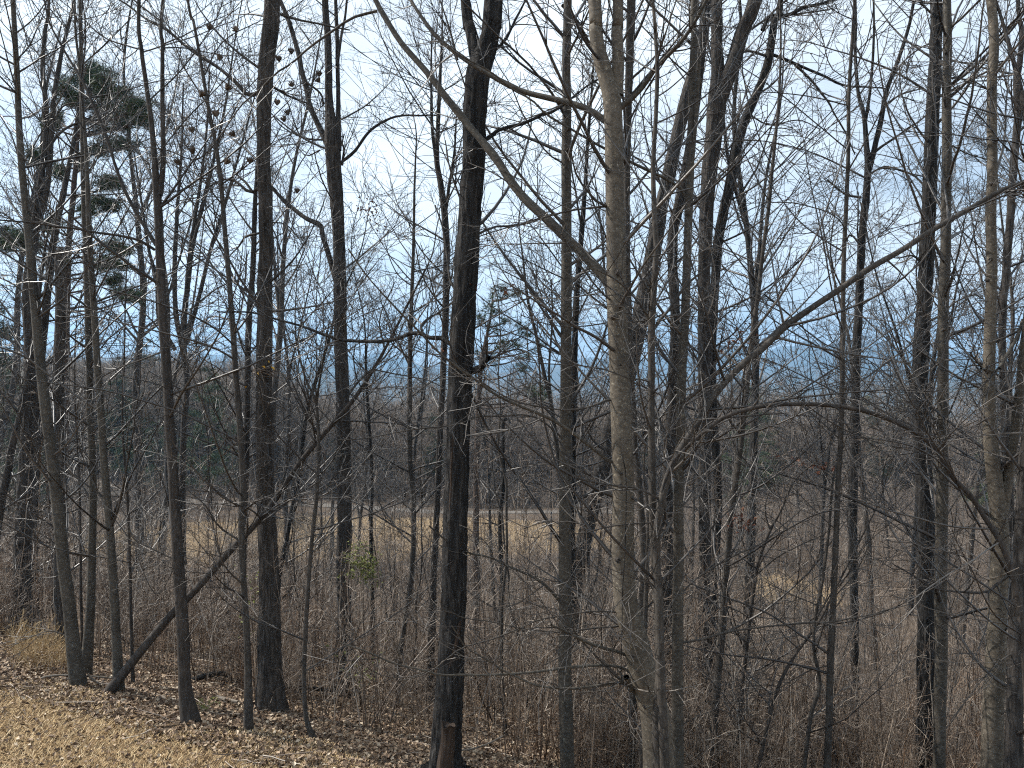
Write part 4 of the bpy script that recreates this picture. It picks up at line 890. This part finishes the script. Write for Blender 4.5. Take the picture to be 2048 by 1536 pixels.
def place(parts, name, x, y, rz, s, label, cat, group, tilt=(0, 0), sub=True):
    root = empty(name, (x, y, hz(x, y))); root.rotation_euler = (tilt[0], tilt[1], rz); root.scale = (s, s, s)
    tag(root, label, cat, group)
    for nm, me in parts:
        o = link(bpy.data.objects.new(nm, me), root)
        if nm != 'trunk': o['kind'] = 'stuff'
    return root
def near_traced(x, y, dmin): return any((x - a) ** 2 + (y - b) ** 2 < dmin * dmin for a, b in TREE_XY)
def in_clearing(x, y):
    if ((x + 14) / 24) ** 2 + ((y - 62.5) / 8.5) ** 2 < 1.0: return True
    if ((x - 17.5) / 2.6) ** 2 + ((y - 48) / 4) ** 2 < 1.3: return True
    return abs(y - np.interp(x, [-78, -60, -44, -30, -14, 2, 18, 34, 60], [104, 93, 84, 79, 76, 75, 76, 80, 92])) < 3.2

TALL = [proto_tree(100 + k, [25, 22, 27, 20, 24][k], [22, 19, 24, 18, 20][k], 5, 6, 2, [.17, .13, .19, .11, .15][k], [M_ROUGH, M_BLACK, M_ROUGH, M_YOUNG, M_SHAG][k], M_TWIG, .0052, 1.0) for k in range(5)]
MID = [proto_tree(200 + k, [18, 15, 19, 14][k], 22, 5, 5, 1, [.13, .1, .15, .09][k], [M_ROUGH, M_BLACK, M_SHAG, M_YOUNG][k], M_FARTWIG, .005, .95, .3) for k in range(4)]
FAR = [proto_tree(300 + k, [15, 13, 16][k], 18, 5, 4, 0, [.13, .1, .14][k], M_FARBARK, M_FARTWIG, .010, .9, .25) for k in range(3)]
PINES = [proto_pine(400, 15), proto_pine(401, 12), proto_pine(402, 17, 1.3)]

r = np.random.default_rng(21)
LBL_T = 'tall bare tree on the slope behind the nearest trunks'
cnt = 0
while cnt < 26:
    d = r.uniform(15, 46); ax = r.uniform(-.78, .78); x, y = ax * d, d
    if -.2 < ax < .17 and d < 34: continue
    if bank_u(x, y) < 7 or near_traced(x, y, 1.6) or in_clearing(x, y): continue
    if abs(ax + .06) < .05 and d < 30: continue
    TREE_XY.append((x, y)); k = int(r.integers(0, 5))
    place(TALL[k], 'bare_tree', x, y, r.uniform(0, 6.28), r.uniform(.72, 1.0), LBL_T, 'tree', 'tall bare trees on the slope', (r.normal(0, .04), r.normal(0, .04)))
    cnt += 1
LBL_M = 'bare grey tree in the wood along the valley floor'
cnt = 0
while cnt < 250:
    d = 40 + 100 * r.random() ** .7; ax = r.uniform(-.76, .76); x, y = ax * d, d
    if near_traced(x, y, 1.5) or in_clearing(x, y): continue
    if d < 80 and ax < .3 and ax > -.62 and d > 44 and r.random() < .9: continue
    TREE_XY.append((x, y)); k = int(r.integers(0, 4))
    s = r.uniform(.65, 1.0) * (1.05 if ax < -.3 else .85)
    top_z = EYE + (-.045 * d * r.uniform(.6, 1.5) if ax > -.28 else r.uniform(-.03, .035) * d)
    s = min(s, max(.4, (top_z - hz(x, y)) / [18, 15, 19, 14][k]))
    place(MID[k], 'bare_tree', x, y, r.uniform(0, 6.28), s, LBL_M, 'tree', 'bare trees along the valley floor', (r.normal(0, .04), r.normal(0, .04)))
    cnt += 1
# evergreens among the bare trees
for k, (px, d, s) in enumerate([(18, 52, .95), (60, 66, .8), (-30, 44, 1.0), (112, 88, .8), (268, 84, .85), (290, 96, .95), (246, 110, .9), (310, 78, .7), (415, 70, .8), (440, 92, .85), (385, 104, .9), (838, 98, .72), (868, 84, .62), (890, 110, .75), (1505, 66, .7), (1540, 84, .62), (1475, 95, .6), (1690, 90, .6), (1350, 110, .6), (700, 120, .7), (2000, 60, .6)]):
    x = (px - 1024) / FPX * d
    place(PINES[k % 3], 'pine_tree', x, d, r.uniform(0, 6), s, 'dark green pine among the bare trees of the valley', 'pine tree', 'pines among the valley trees')

# ------------------------------------------------------------------ geometry nodes scatter for what nobody could count
def scatter(name, pts, rot, scl, idx, protos, kind='stuff'):
    me = bpy.data.meshes.new(name); n = len(pts)
    me.vertices.add(n); me.vertices.foreach_set('co', np.ascontiguousarray(pts, np.float32).ravel())
    a = me.attributes.new('rot', 'FLOAT_VECTOR', 'POINT'); a.data.foreach_set('vector', np.ascontiguousarray(rot, np.float32).ravel())
    a = me.attributes.new('scl', 'FLOAT', 'POINT'); a.data.foreach_set('value', np.ascontiguousarray(scl, np.float32))
    a = me.attributes.new('idx', 'INT', 'POINT'); a.data.foreach_set('value', np.ascontiguousarray(idx, np.int32))
    o = link(bpy.data.objects.new(name, me)); o['kind'] = kind
    col = bpy.data.collections.new(name + '_sources')
    for k, m in enumerate(protos):
        col.objects.link(bpy.data.objects.new('%s_source_%02d' % (name, k), m))
    ng = bpy.data.node_groups.new(name, 'GeometryNodeTree')
    ng.interface.new_socket('Geometry', in_out='INPUT', socket_type='NodeSocketGeometry')
    ng.interface.new_socket('Geometry', in_out='OUTPUT', socket_type='NodeSocketGeometry')
    gi, go = ng.nodes.new('NodeGroupInput'), ng.nodes.new('NodeGroupOutput')
    m2p = ng.nodes.new('GeometryNodeMeshToPoints'); iop = ng.nodes.new('GeometryNodeInstanceOnPoints'); ci = ng.nodes.new('GeometryNodeCollectionInfo')
    ci.inputs['Collection'].default_value = col; ci.inputs['Separate Children'].default_value = True; ci.inputs['Reset Children'].default_value = True
    iop.inputs['Pick Instance'].default_value = True
    def att(nm, t):
        q = ng.nodes.new('GeometryNodeInputNamedAttribute'); q.data_type = t; q.inputs['Name'].default_value = nm; return [s for s in q.outputs if s.enabled and s.name == 'Attribute'][0]
    L = ng.links
    L.new(gi.outputs[0], m2p.inputs['Mesh']); L.new(m2p.outputs[0], iop.inputs['Points']); L.new(ci.outputs[0], iop.inputs['Instance'])
    L.new(att('idx', 'INT'), iop.inputs['Instance Index']); L.new(att('rot', 'FLOAT_VECTOR'), iop.inputs['Rotation']); L.new(att('scl', 'FLOAT'), iop.inputs['Scale'])
    L.new(iop.outputs[0], go.inputs[0])
    md = o.modifiers.new('scatter', 'NODES'); md.node_group = ng
    return o
def join_np(parts):
    """several meshes -> one mesh with their materials"""
    vs, fs, mi, mats, n = [], [], [], [], 0
    for nm, me in parts:
        v = np.zeros(len(me.vertices) * 3, np.float32); me.vertices.foreach_get('co', v); v = v.reshape(-1, 3)
        f = np.zeros(len(me.polygons) * 4, np.int32); me.loops.foreach_get('vertex_index', f); f = f.reshape(-1, 4)
        vs.append(v); fs.append(f + n); n += len(v); mi += [len(mats)] * len(f); mats.append(me.materials[0])
    me = mesh_np('tree_mesh', np.concatenate(vs), np.concatenate(fs), None)
    for m in mats: me.materials.append(m)
    me.polygons.foreach_set('material_index', np.array(mi, np.int32)); return me
# each tall tree and sapling is told by the gap between near trunks in which it stands and its order in it
MARKS = [(85, 'the bowed smooth tree'), (178, 'the straight smooth tree'), (334, 'the brown forked tree'), (470, 'the slender dark pole'), (528, 'the shaggy trunk'), (683, 'the second thick trunk'),
         (920, 'the central black trunk'), (1132, 'the smooth grey pole'), (1238, 'the largest pale tree'), (1364, 'the dark grey pole'), (1498, 'the leaning slender tree'), (1686, 'the straight slender pole'), (1844, 'the right black trunk'), (1980, 'the rightmost smooth tree')]
ORD = ['nearest', 'second nearest', 'third nearest', 'fourth nearest', 'fifth nearest', 'sixth nearest', 'seventh nearest', 'eighth nearest', 'ninth nearest', 'tenth nearest', 'eleventh nearest', 'twelfth nearest', 'thirteenth nearest', 'fourteenth nearest', 'fifteenth nearest', 'sixteenth nearest', 'seventeenth nearest', 'eighteenth nearest', 'nineteenth nearest', 'twentieth nearest', '21st nearest', '22nd nearest', '23rd nearest', '24th nearest', '25th nearest', '26th nearest', '27th nearest', '28th nearest', 'farthest']
def label_by_gap(objs, what):
    gaps = {}
    for o in objs:
        px = 1024 + FPX * o.location.x / o.location.y
        k = sum(1 for m, _ in MARKS if m < px); gaps.setdefault(k, []).append(o)
    for k, lst in gaps.items():
        lst.sort(key=lambda o: o.location.y)
        where = ('left of ' + MARKS[0][1]) if k == 0 else ('right of ' + MARKS[-1][1]) if k == len(MARKS) else 'between %s and %s' % (MARKS[k - 1][1], MARKS[k][1])
        for q, o in enumerate(lst): o['label'] = '%s %s %s' % (ORD[min(q, len(ORD) - 1)], what, where)
label_by_gap([o for o in C.objects if o.get('group') == 'tall bare trees on the slope'], 'tall bare tree')
label_by_gap([o for o in C.objects if o.get('group') == 'pines among the valley trees'], 'valley pine')
# the far wood
n = 7600
u_ = r.random(n); d = 80 * (900 / 80) ** u_; ax = r.uniform(-.85, .85, n); x, y = ax * d, d
kk = ~np.array([in_clearing(a, b) for a, b in zip(x, y)]); x, y, d, ax = x[kk], y[kk], d[kk], ax[kk]; n = len(x)
pts = np.column_stack([x, y, height(x, y) - .2])
idx = r.integers(0, 3, n); pine = r.random(n) < np.where(wave(x, y, .03, 2) > .6, np.where(d < 160, .05, .22), .035); idx = np.where(pine, 3 + r.integers(0, 2, n), idx)
FARM = [join_np(p) for p in FAR] + [join_np(PINES[0]), join_np(PINES[1])]
scatter('far_wood', pts, np.column_stack([r.normal(0, .03, n), r.normal(0, .03, n), r.random(n) * 6.28]), np.clip((EYE - .042 * d * np.where(ax < -.28, -.1, r.uniform(.5, 1.4, n)) - pts[:, 2]) / 15, .45, .95) * r.uniform(.85, 1.05, n), idx, FARM)

# undergrowth
def proto_bush(seed, H, ns, mat, tw=8):
    r = np.random.default_rng(seed); K = 11
    a = r.random(ns) * 6.28; off = r.normal(0, .22, (ns, 2))
    D = np.column_stack([np.cos(a) * r.uniform(.03, .36, ns), np.sin(a) * r.uniform(.03, .36, ns), np.ones(ns)]); D /= np.linalg.norm(D, axis=1)[:, None]
    L = H * r.uniform(.5, 1.1, ns); P_ = np.zeros((ns, K, 3)); P_[:, 0] = np.column_stack([off, np.full(ns, -.08)])
    bend = r.normal(0, .14, (ns, 3))
    for k in range(1, K):
        D = D + bend * .28 + r.normal(0, .07, (ns, 3)); D /= np.linalg.norm(D, axis=1)[:, None]
        P_[:, k] = P_[:, k - 1] + D * (L / (K - 1))[:, None]
    R_ = (r.uniform(.004, .0105, ns) * H ** .3)[:, None] * np.linspace(1, .3, K)[None]
    bag = Bag(); V, F = tubes_np(P_, R_, 4); bag.add(V, F)
    A, AR = grow(P_, R_, tw, .2, 1, .25, .95, (25, 75), 6, .1, .3, .6, .0028, r); V, F = tubes_np(A, AR, 3); bag.add(V, F)
    B_, BR = grow(A, AR, 3, .2, 1, .12, .42, (25, 70), 4, .05, .35, .7, .0021, r); V, F = tubes_np(B_, BR, 3); bag.add(V, F)
    return bag.mesh('stems', mat)
BUSH = [proto_bush(500 + k, [1.6, 2.4, 3.0, 1.2, 2.2, 3.4][k], [14, 12, 9, 16, 13, 8][k], M_RUSSET if k == 4 else M_BRUSH, 7) for k in range(6)]
def proto_shoots(seed, H, ns):
    r = np.random.default_rng(seed); K = 9
    off = r.normal(0, .5, (ns, 2)); L = H * r.uniform(.55, 1.1, ns); ln = r.normal(0, .07, (ns, 2)); t = np.linspace(0, 1, K)
    P_ = np.zeros((ns, K, 3)); P_[:, :, :2] = off[:, None] + ln[:, None] * (t[None, :, None] * L[:, None, None]) + np.cumsum(r.normal(0, .018, (ns, K, 2)), 1); P_[:, :, 2] = t[None] * L[:, None] - .08
    R_ = r.uniform(.005, .013, ns)[:, None] * np.linspace(1, .25, K)[None]
    bag = Bag(); V, F = tubes_np(P_, R_, 5); bag.add(V, F)
    A, AR = grow(P_, R_, 9, .25, 1, .2, .8, (30, 65), 6, .3, .2, .6, .0026, r); V, F = tubes_np(A, AR, 3); bag.add(V, F)
    B_, BR = grow(A, AR, 2, .2, 1, .12, .35, (25, 60), 4, .1, .3, .7, .002, r); V, F = tubes_np(B_, BR, 3); bag.add(V, F)
    return bag.mesh('shoots', M_BRUSH)
BUSH += [proto_shoots(540, 3.2, 8), proto_shoots(541, 4.6, 6), proto_shoots(542, 2.4, 9)]
def proto_sapling(seed, H, r0, mat):
    r = np.random.default_rng(seed); K = 14
    z = np.linspace(-.1, H, K); xy = np.cumsum(r.normal(0, .03 * H / 4, (K, 2)), 0); xy -= xy[0]
    P_ = np.column_stack([xy, z])[None]; R_ = (r0 * np.linspace(1, .2, K))[None]
    V, F = tubes_np(P_, R_, 7); tm = mesh_np('trunk', V, F, mat)
    bag = Bag(); A, AR = grow(P_, R_, 24, .2, 1, .5, 1.5, (35, 70), 8, .3, .2, .5, .0022, r, rmax=.01); V, F = tubes_np(A, AR, 4); bag.add(V, F)
    B_, BR = grow(A, AR, 5, .2, 1, .2, .7, (25, 60), 5, .1, .25, .6, .0017, r); V, F = tubes_np(B_, BR, 3); bag.add(V, F)
    E_, ER = grow(B_, BR, 2, .2, 1, .1, .35, (25, 60), 4, .1, .25, .7, .0014, r); V, F = tubes_np(E_, ER, 3); bag.add(V, F)
    return [('trunk', tm), ('twigs', bag.mesh('twigs', M_TWIG))]
SAP = [proto_sapling(600 + k, [4.5, 6, 7.5, 3.4, 5.2][k], [.016, .022, .032, .012, .02][k], [M_BROWN, M_YOUNG, M_YOUNG, M_BROWN, M_ROUGH][k]) for k in range(5)]
cnt = 0
while cnt < 165:
    d = r.uniform(9.5, 34); ax = r.uniform(-.74, .74); x, y = ax * d, d; u = float(bank_u(x, y))
    if u < 2.6 or near_traced(x, y, .5): continue
    if ax < -.15 and u < 3.5: continue
    TREE_XY.append((x, y))
    place(SAP[int(r.integers(0, 5))], 'sapling', x, y, r.uniform(0, 6.28), r.uniform(.7, 1.15), 'thin bare sapling in the undergrowth on the slope', 'sapling', 'saplings in the undergrowth', (r.normal(0, .09), r.normal(0, .09)))
    cnt += 1
label_by_gap([o for o in C.objects if o.get('group') == 'saplings in the undergrowth'], 'thin sapling')
n = 3300
d = 8.0 + 46 * r.random(n) ** 1.15; ax = r.uniform(-.82, .82, n); x, y = ax * d, d; u = bank_u(x, y)
keep = (u > 1.0 + r.random(n) ** .5 * 1.3) & ~np.array([in_clearing(a, b) for a, b in zip(x, y)])
keep &= (r.random(n) < .30 + .6 * (wave(x, y, .75, 2.0) > .1)) & ((d < 24) | (ax > .16) | (ax < -.62) | (r.random(n) < .9))
x, y, d, ax = x[keep], y[keep], d[keep], ax[keep]; n = len(x)
scatter('undergrowth', np.column_stack([x, y, height(x, y)]), np.column_stack([r.normal(0, .1, n), r.normal(0, .1, n), r.random(n) * 6.28]), (.45 + .75 * r.random(n) ** 1.6) * (1 + d * .006) * np.where((d > 24) & (ax < .16) & (ax > -.62), .72, 1) * np.clip(.42 + .14 * bank_u(x, y), .45, 1), np.where(r.random(n) < .5, r.integers(0, 6, n), r.integers(6, 9, n)), BUSH)
n = 3600
d = 46 + 90 * r.random(n); ax = r.uniform(-.82, .82, n); x, y = ax * d, d
keep = (r.random(n) < .07) | ~np.array([in_clearing(a, b) for a, b in zip(x, y)])
x, y, d, ax_k = x[keep], y[keep], d[keep], ax[keep]; n = len(x)
k_ = ~((d > 51) & (d < 72) & (ax_k > -.64) & (ax_k < .17) & (r.random(n) < .8))
x, y, d = x[k_], y[k_], d[k_]; n = len(x)
BUSHF = [proto_bush(520 + k, [2.2, 3.0, 3.6][k], 14, M_FARTWIG, 6) for k in range(3)]
scatter('valley_thicket', np.column_stack([x, y, height(x, y)]), np.column_stack([r.normal(0, .1, n), r.normal(0, .1, n), r.random(n) * 6.28]), r.uniform(.9, 1.5, n), r.integers(0, 3, n), BUSHF)

# ------------------------------------------------------------------ lawn, leaf litter, dry grass
def blades(x, y, L, w, r, lean=.9, base_lift=0.0):
    n = len(x); a = r.random(n) * 6.28; z = height(x, y) + base_lift
    p = np.column_stack([x, y, z]); e = r.uniform(.15, 1, n) * (1 - lean) + (1 - lean) * .2
    D = np.column_stack([np.cos(a), np.sin(a), e + .12]); D /= np.linalg.norm(D, axis=1)[:, None]
    S = np.column_stack([-np.sin(a), np.cos(a), np.zeros(n)]); s = (L * r.uniform(.5, 1.3, n))[:, None]
    ww = (w * r.uniform(.6, 1.3, n))[:, None]
    mid = p + D * s * .55 + np.array([0, 0, .012]); tip = p + D * s + np.column_stack([np.zeros((n, 2)), -.1 * s[:, 0] * lean])
    V = np.stack([p - S * ww, p + S * ww, mid + S * ww * .8, mid - S * ww * .8, tip], 1).reshape(-1, 3)
    b = np.arange(n)[:, None] * 5
    return V, np.concatenate([b + np.array([[0, 1, 2, 3]]), b + np.array([[3, 2, 4, 4]])], 0)
def lawn_points(n, umin, umax, r):
    s = r.uniform(-4, 9, n * 2); u = r.uniform(umin, umax, n * 2)
    x = -6.3 + NY * s + NX * u; y = 9.5 - NX * s + NY * u
    k = (y > 3.5); return x[k][:n], y[k][:n], u[k][:n]
def mesh_tri_ok(name, V, F, mat):
    me = mesh_np(name, V, F, mat, False); me.validate(); return me
x, y, u = lawn_points(190000, -4.2, 1.0, r); k = (u < .12 + .35 * wave(x, y, 1.3, 1)) ; x, y = x[k], y[k]
V, F = blades(x, y, .10, .0028, r, .62)
tag(link(bpy.data.objects.new('lawn_straw', mesh_tri_ok('lawn_straw', V, F, M_STRAW))), kind='stuff')
bits = []
for n, a, b in ((46000, -.3, 3.4), (60000, 3.2, 16), (9000, -4.2, .3)):
    x, y, u = lawn_points(n, a, b, r); bits.append(np.column_stack([x, y, height(x, y) + .01 + .03 * r.random(len(x))]))
q = np.concatenate(bits)
V, F = leaf_cloud(q, .35, .05, r, droop=.0)
tag(link(bpy.data.objects.new('leaf_litter', mesh_tri_ok('leaf_litter', V, F, M_LEAF))), kind='stuff')
# broken sticks in the litter
n = 900; x, y, u = lawn_points(n, -.5, 6, r); n = len(x); a = r.random(n) * 6.28; L = r.uniform(.1, .7, n); K = 5
t = np.linspace(-.5, .5, K)[None, :]; sx = x[:, None] + np.cos(a)[:, None] * L[:, None] * t; sy = y[:, None] + np.sin(a)[:, None] * L[:, None] * t
sz = height(sx, sy) + .03 + r.uniform(-.02, .08, (n, 1)) * (t + .5) + r.normal(0, .008, (n, K))
V, F = tubes_np(np.stack([sx, sy, sz], -1), np.repeat(r.uniform(.002, .006, n)[:, None], K, 1), 4)
tag(link(bpy.data.objects.new('fallen_sticks', mesh_np('fallen_sticks', V, F, M_BRUSH))), kind='stuff')
# dry field grass
n = 38000; th = r.random(n) * 6.28; rr_ = np.sqrt(r.random(n)); x = -14 + 24 * rr_ * np.cos(th); y = 62.5 + 8.5 * rr_ * np.sin(th)
x2 = 17.5 + 2.6 * r.normal(0, .5, 2500); y2 = 48 + 4 * r.normal(0, .5, 2500); x, y = np.concatenate([x, x2]), np.concatenate([y, y2])
V, F = blades(x, y, .55, .014, r, .25)
tag(link(bpy.data.objects.new('dry_field_grass', mesh_tri_ok('dry_field_grass', V, F, M_FIELD))), kind='stuff')
# tall dry weeds at the left end of the lawn
bag = Bag()
for k in range(190):
    px, py = r.uniform(15, 135), 0; d = r.uniform(9.8, 11.6); x = (px - 1024) / FPX * d; y = d; z = hz(x, y); H = r.uniform(.25, .62)
    a = r.random() * 6.28; b = r.uniform(.05, .35); t = np.linspace(0, 1, 6)
    c = np.column_stack([x + math.cos(a) * b * t ** 2, y + math.sin(a) * b * t ** 2, z + H * t]); V, F = tubes_np(c[None], np.linspace(.0028, .0012, 6)[None], 3); bag.add(V, F)
    A, AR = grow(c[None], np.full((1, 6), .002), 9, .35, 1, .05, .16, (20, 60), 4, .3, .3, .8, .0016, r); V, F = tubes_np(A, AR, 3); bag.add(V, F)
tag(link(bpy.data.objects.new('dry_weeds', bag.mesh('dry_weeds', M_STRAW))), kind='stuff')

# ------------------------------------------------------------------ shrub with green leaves, logs, stump, roots
def solo(name, V, F, mat, label, cat, smooth_=True):
    c = np.array([V[:, 0].mean(), V[:, 1].mean(), V[:, 2].min()])
    o = link(bpy.data.objects.new(name, mesh_np(name, V - c, F, mat, smooth_))); o.location = c; return tag(o, label, cat)
def shrub(px, py, d, H, label, nleaf, spread, top_only=.5):
    c = P(px, py, d); base = np.array([c[0], c[1], hz(c[0], c[1])]); root = tag(empty('green_shrub', base), label, 'shrub')
    rj = np.random.default_rng(int(px)); Ht = c[2] - base[2] + .2; ns = 9; K = 10
    Pn = np.zeros((ns, K, 3)); t = np.linspace(0, 1, K)
    for s in range(ns):
        e = rj.normal(0, spread * .6, 3); Pn[s] = np.outer(t, [0, 0, Ht]) + np.outer(t ** 1.6, e) + np.cumsum(rj.normal(0, .02, (K, 3)), 0)
    Rn = np.full((ns, K), .006) * np.linspace(1.3, .4, K); bag = Bag(); V, F = tubes_np(Pn, Rn, 4); bag.add(V, F)
    A, AR = grow(Pn, Rn, 9, top_only, 1, .2, spread * 1.3, (30, 80), 6, .1, .3, .6, .002, rj); V, F = tubes_np(A, AR, 3); bag.add(V, F)
    link(bpy.data.objects.new('stems', bag.mesh('stems', M_BRUSH)), root)
    k = rj.integers(0, len(A), nleaf); m = rj.integers(1, 6, nleaf); q = A[k, m] + rj.normal(0, .04, (nleaf, 3))
    V, F = leaf_cloud(q, .5, .05, rj, droop=.2); link(bpy.data.objects.new('leaves', mesh_tri_ok('leaves', V, F, M_GREEN)), root)['kind'] = 'stuff'
shrub(724, 1132, 11.2, 3, 'shrub carrying a patch of yellow green leaves left of the black trunk', 420, .2, .82)
shrub(712, 1335, 10.5, 1, 'low sprig with a few green leaves below the yellow green shrub', 60, .3)
shrub(508, 1165, 10.6, 1, 'small leafy green sprig against the left side of the shaggy trunk', 50, .22)

def log(pts, d0, d1, w0, w1, mat, label, name='fallen_log', style='rough', cat='log', drop=True, seed=3):
    rj = np.random.default_rng(seed); c = px_path(pts, d0, d1, w0, w1)
    if drop:
        c[:, 2] = height(c[:, 0], c[:, 1]) + c[:, 3] * .75
    V, F = log_mesh(c, style, rj); return solo(name, V, F, mat, label, cat)
log([(275,1353),(310,1360),(345,1375),(362,1388)], 9.6, 9.3, 9, 7, M_LOG, 'pale bent branch lying between the fallen trunk and the brown forked tree')
log([(430,1392),(452,1398),(475,1408)], 9.9, 9.75, 13, 12, M_LOG, 'short pale log lying between the forked tree and the shaggy tree', seed=4)
log([(383,1362),(410,1352),(440,1347),(462,1352)], 11.2, 11.4, 13, 10, M_BLACK, 'dark rotten log lying beyond the short pale log', seed=5, drop=False)
log([(560,1372),(640,1378),(720,1385)], 11.0, 11.6, 10, 8, M_BLACK, 'dark log lying on the slope right of the shaggy trunk', seed=6, drop=False)
log([(1445,1492),(1490,1503),(1540,1522),(1600,1528)], 14.8, 15.0, 9, 6, M_LOG, 'bleached log low on the slope left of the foot of the straight slender pole', seed=7)
log([(1150,1418),(1200,1430),(1230,1436)], 16.0, 16.2, 8, 6, M_LOG, 'bleached log on the slope left of the foot of the largest pale tree', seed=8)
log([(548,1432),(575,1440),(606,1450)], 9.6, 9.3, 8, 6, M_LOG, 'thin grey log at the right foot of the shaggy tree', seed=9)
log([(840,1536),(850,1512),(880,1502),(930,1500),(970,1490),(1010,1470)], 8.3, 8.6, 5, 3, M_LOG, 'curved bare stick in front of the stump at the bottom edge', 'fallen_branch', 'young', 'branch', drop=False, seed=10)
log([(1330,1540),(1380,1520),(1430,1505),(1500,1500)], 9.8, 10.2, 4, 3, M_LOG, 'thin bare stick beside the foot of the dark grey pole', 'fallen_branch', 'young', 'branch', drop=False, seed=11)
bagr = []
for k, pts in enumerate(([(66,1362),(100,1352),(140,1350),(175,1352),(222,1356)], [(175,1350),(195,1366),(215,1372),(240,1366)], [(172,1372),(200,1380),(222,1378)], [(90,1372),(120,1360),(150,1362)], [(70,1366),(105,1358),(142,1356)])):
    c = px_path(pts, 9.45, 9.75, 6, 4); V, F = log_mesh(c, 'rough', np.random.default_rng(30 + k)); bagr.append((V, F))
rb = Bag(); [rb.add(*b) for b in bagr]; Vr = np.concatenate(rb.V); c0 = Vr.mean(0); c0[2] = Vr[:, 2].min()
ro = tag(empty('vine_pile', c0), 'weathered grey vines piled round the foot of the bowed smooth tree', 'vines')
for V, F in bagr: link(bpy.data.objects.new('vine', mesh_np('vine', V - c0, F, M_LOG)), ro)
# stump
rs_ = np.random.default_rng(44); d_s = d8 - .45; c = px_path([(898,1452,30),(897,1480,31),(893,1510,33),(890,1560,36),(888,1640,40)], d_s)[::-1]
c = np.vstack([[c[0, 0], c[0, 1], hz(c[0, 0], c[0, 1]) - .1, c[0, 3] * 1.1], c]) if c[0, 2] > hz(c[0, 0], c[0, 1]) else c
V, F = log_mesh(c, 'rough', rs_); top_ = V[:, 2] > V[:, 2].max() - .06; V[top_, 2] += rs_.normal(0, .022, top_.sum())
solo('stump', V, F, M_RAW, 'broken reddish brown stump standing against the foot of the black trunk', 'stump')
c = px_path([(742,1446,24),(740,1480,26),(738,1530,28)], 10.4)[::-1]; c[0, 2] = hz(c[0, 0], c[0, 1]) - .1
V, F = log_mesh(c, 'rough', rs_); solo('stump', V, F, M_RAW, 'low brown stump in the brush left of the black trunk', 'stump')
# green fern at the foot of the forked tree
fb = Bag(); cf = P(412, 1432, 9.0); cf[2] = hz(cf[0], cf[1])
for k in range(5):
    a = k * 1.2; t = np.linspace(0, 1, 8); L = .17
    s = np.column_stack([cf[0] + math.cos(a) * L * t, cf[1] + math.sin(a) * L * t, cf[2] + .12 * np.sin(t * 2.4)])
    V, F = tubes_np(s[None], np.full((1, 8), .002), 3); fb.add(V, F); q = s[1:].repeat(4, 0); V, F = leaf_cloud(q, .1, .02, rs_, droop=.1); fb.add(V, F)
Vf, Ff = np.concatenate(fb.V), np.concatenate(fb.F); solo('fern', Vf, Ff, M_GREEN, 'small green fern in the litter right of the forked tree foot', 'fern', False)
# near hanging vine thread by the pale tree
vb = px_path([(1243,905),(1252,960),(1250,1100),(1245,1180),(1244,1250),(1242,1330),(1243,1362)], 5.9, 5.9, 2.2, 2.2)
q = curve_pts(vb, 60); V, F = tubes_np(q[None, :, :3], q[None, :, 3], 5); solo('hanging_vine', V, F, M_BLACK, 'thin dark vine hanging down the front of the largest pale tree', 'vine')

# ------------------------------------------------------------------ haze
def box(name, lo, hi):
    lo, hi = np.array(lo, float), np.array(hi, float)
    V = np.array([[(lo, hi)[a][0], (lo, hi)[b][1], (lo, hi)[c_][2]] for a in (0, 1) for b in (0, 1) for c_ in (0, 1)])
    F = np.array([[0, 1, 3, 2], [4, 6, 7, 5], [0, 4, 5, 1], [2, 3, 7, 6], [0, 2, 6, 4], [1, 5, 7, 3]])
    return link(bpy.data.objects.new(name, mesh_np(name, V, F, None, False)))
mh = bpy.data.materials.new('haze_air'); mh.use_nodes = True; nt = mh.node_tree; nt.nodes.clear()
vo = nt.nodes.new('ShaderNodeVolumePrincipled'); oo = nt.nodes.new('ShaderNodeOutputMaterial'); nt.links.new(vo.outputs[0], oo.inputs['Volume'])
vo.inputs['Color'].default_value = (.36, .65, 1.0, 1); vo.inputs['Density'].default_value = 2.9e-4; vo.inputs['Anisotropy'].default_value = 0.25
hb = box('haze', (-5750, -5750, -230), (5750, 5750, 300)); hb.data.materials.append(mh); hb['kind'] = 'stuff'
print('objects', len(SC.objects), 'tris', sum(len(m.polygons) * 2 for m in bpy.data.meshes))
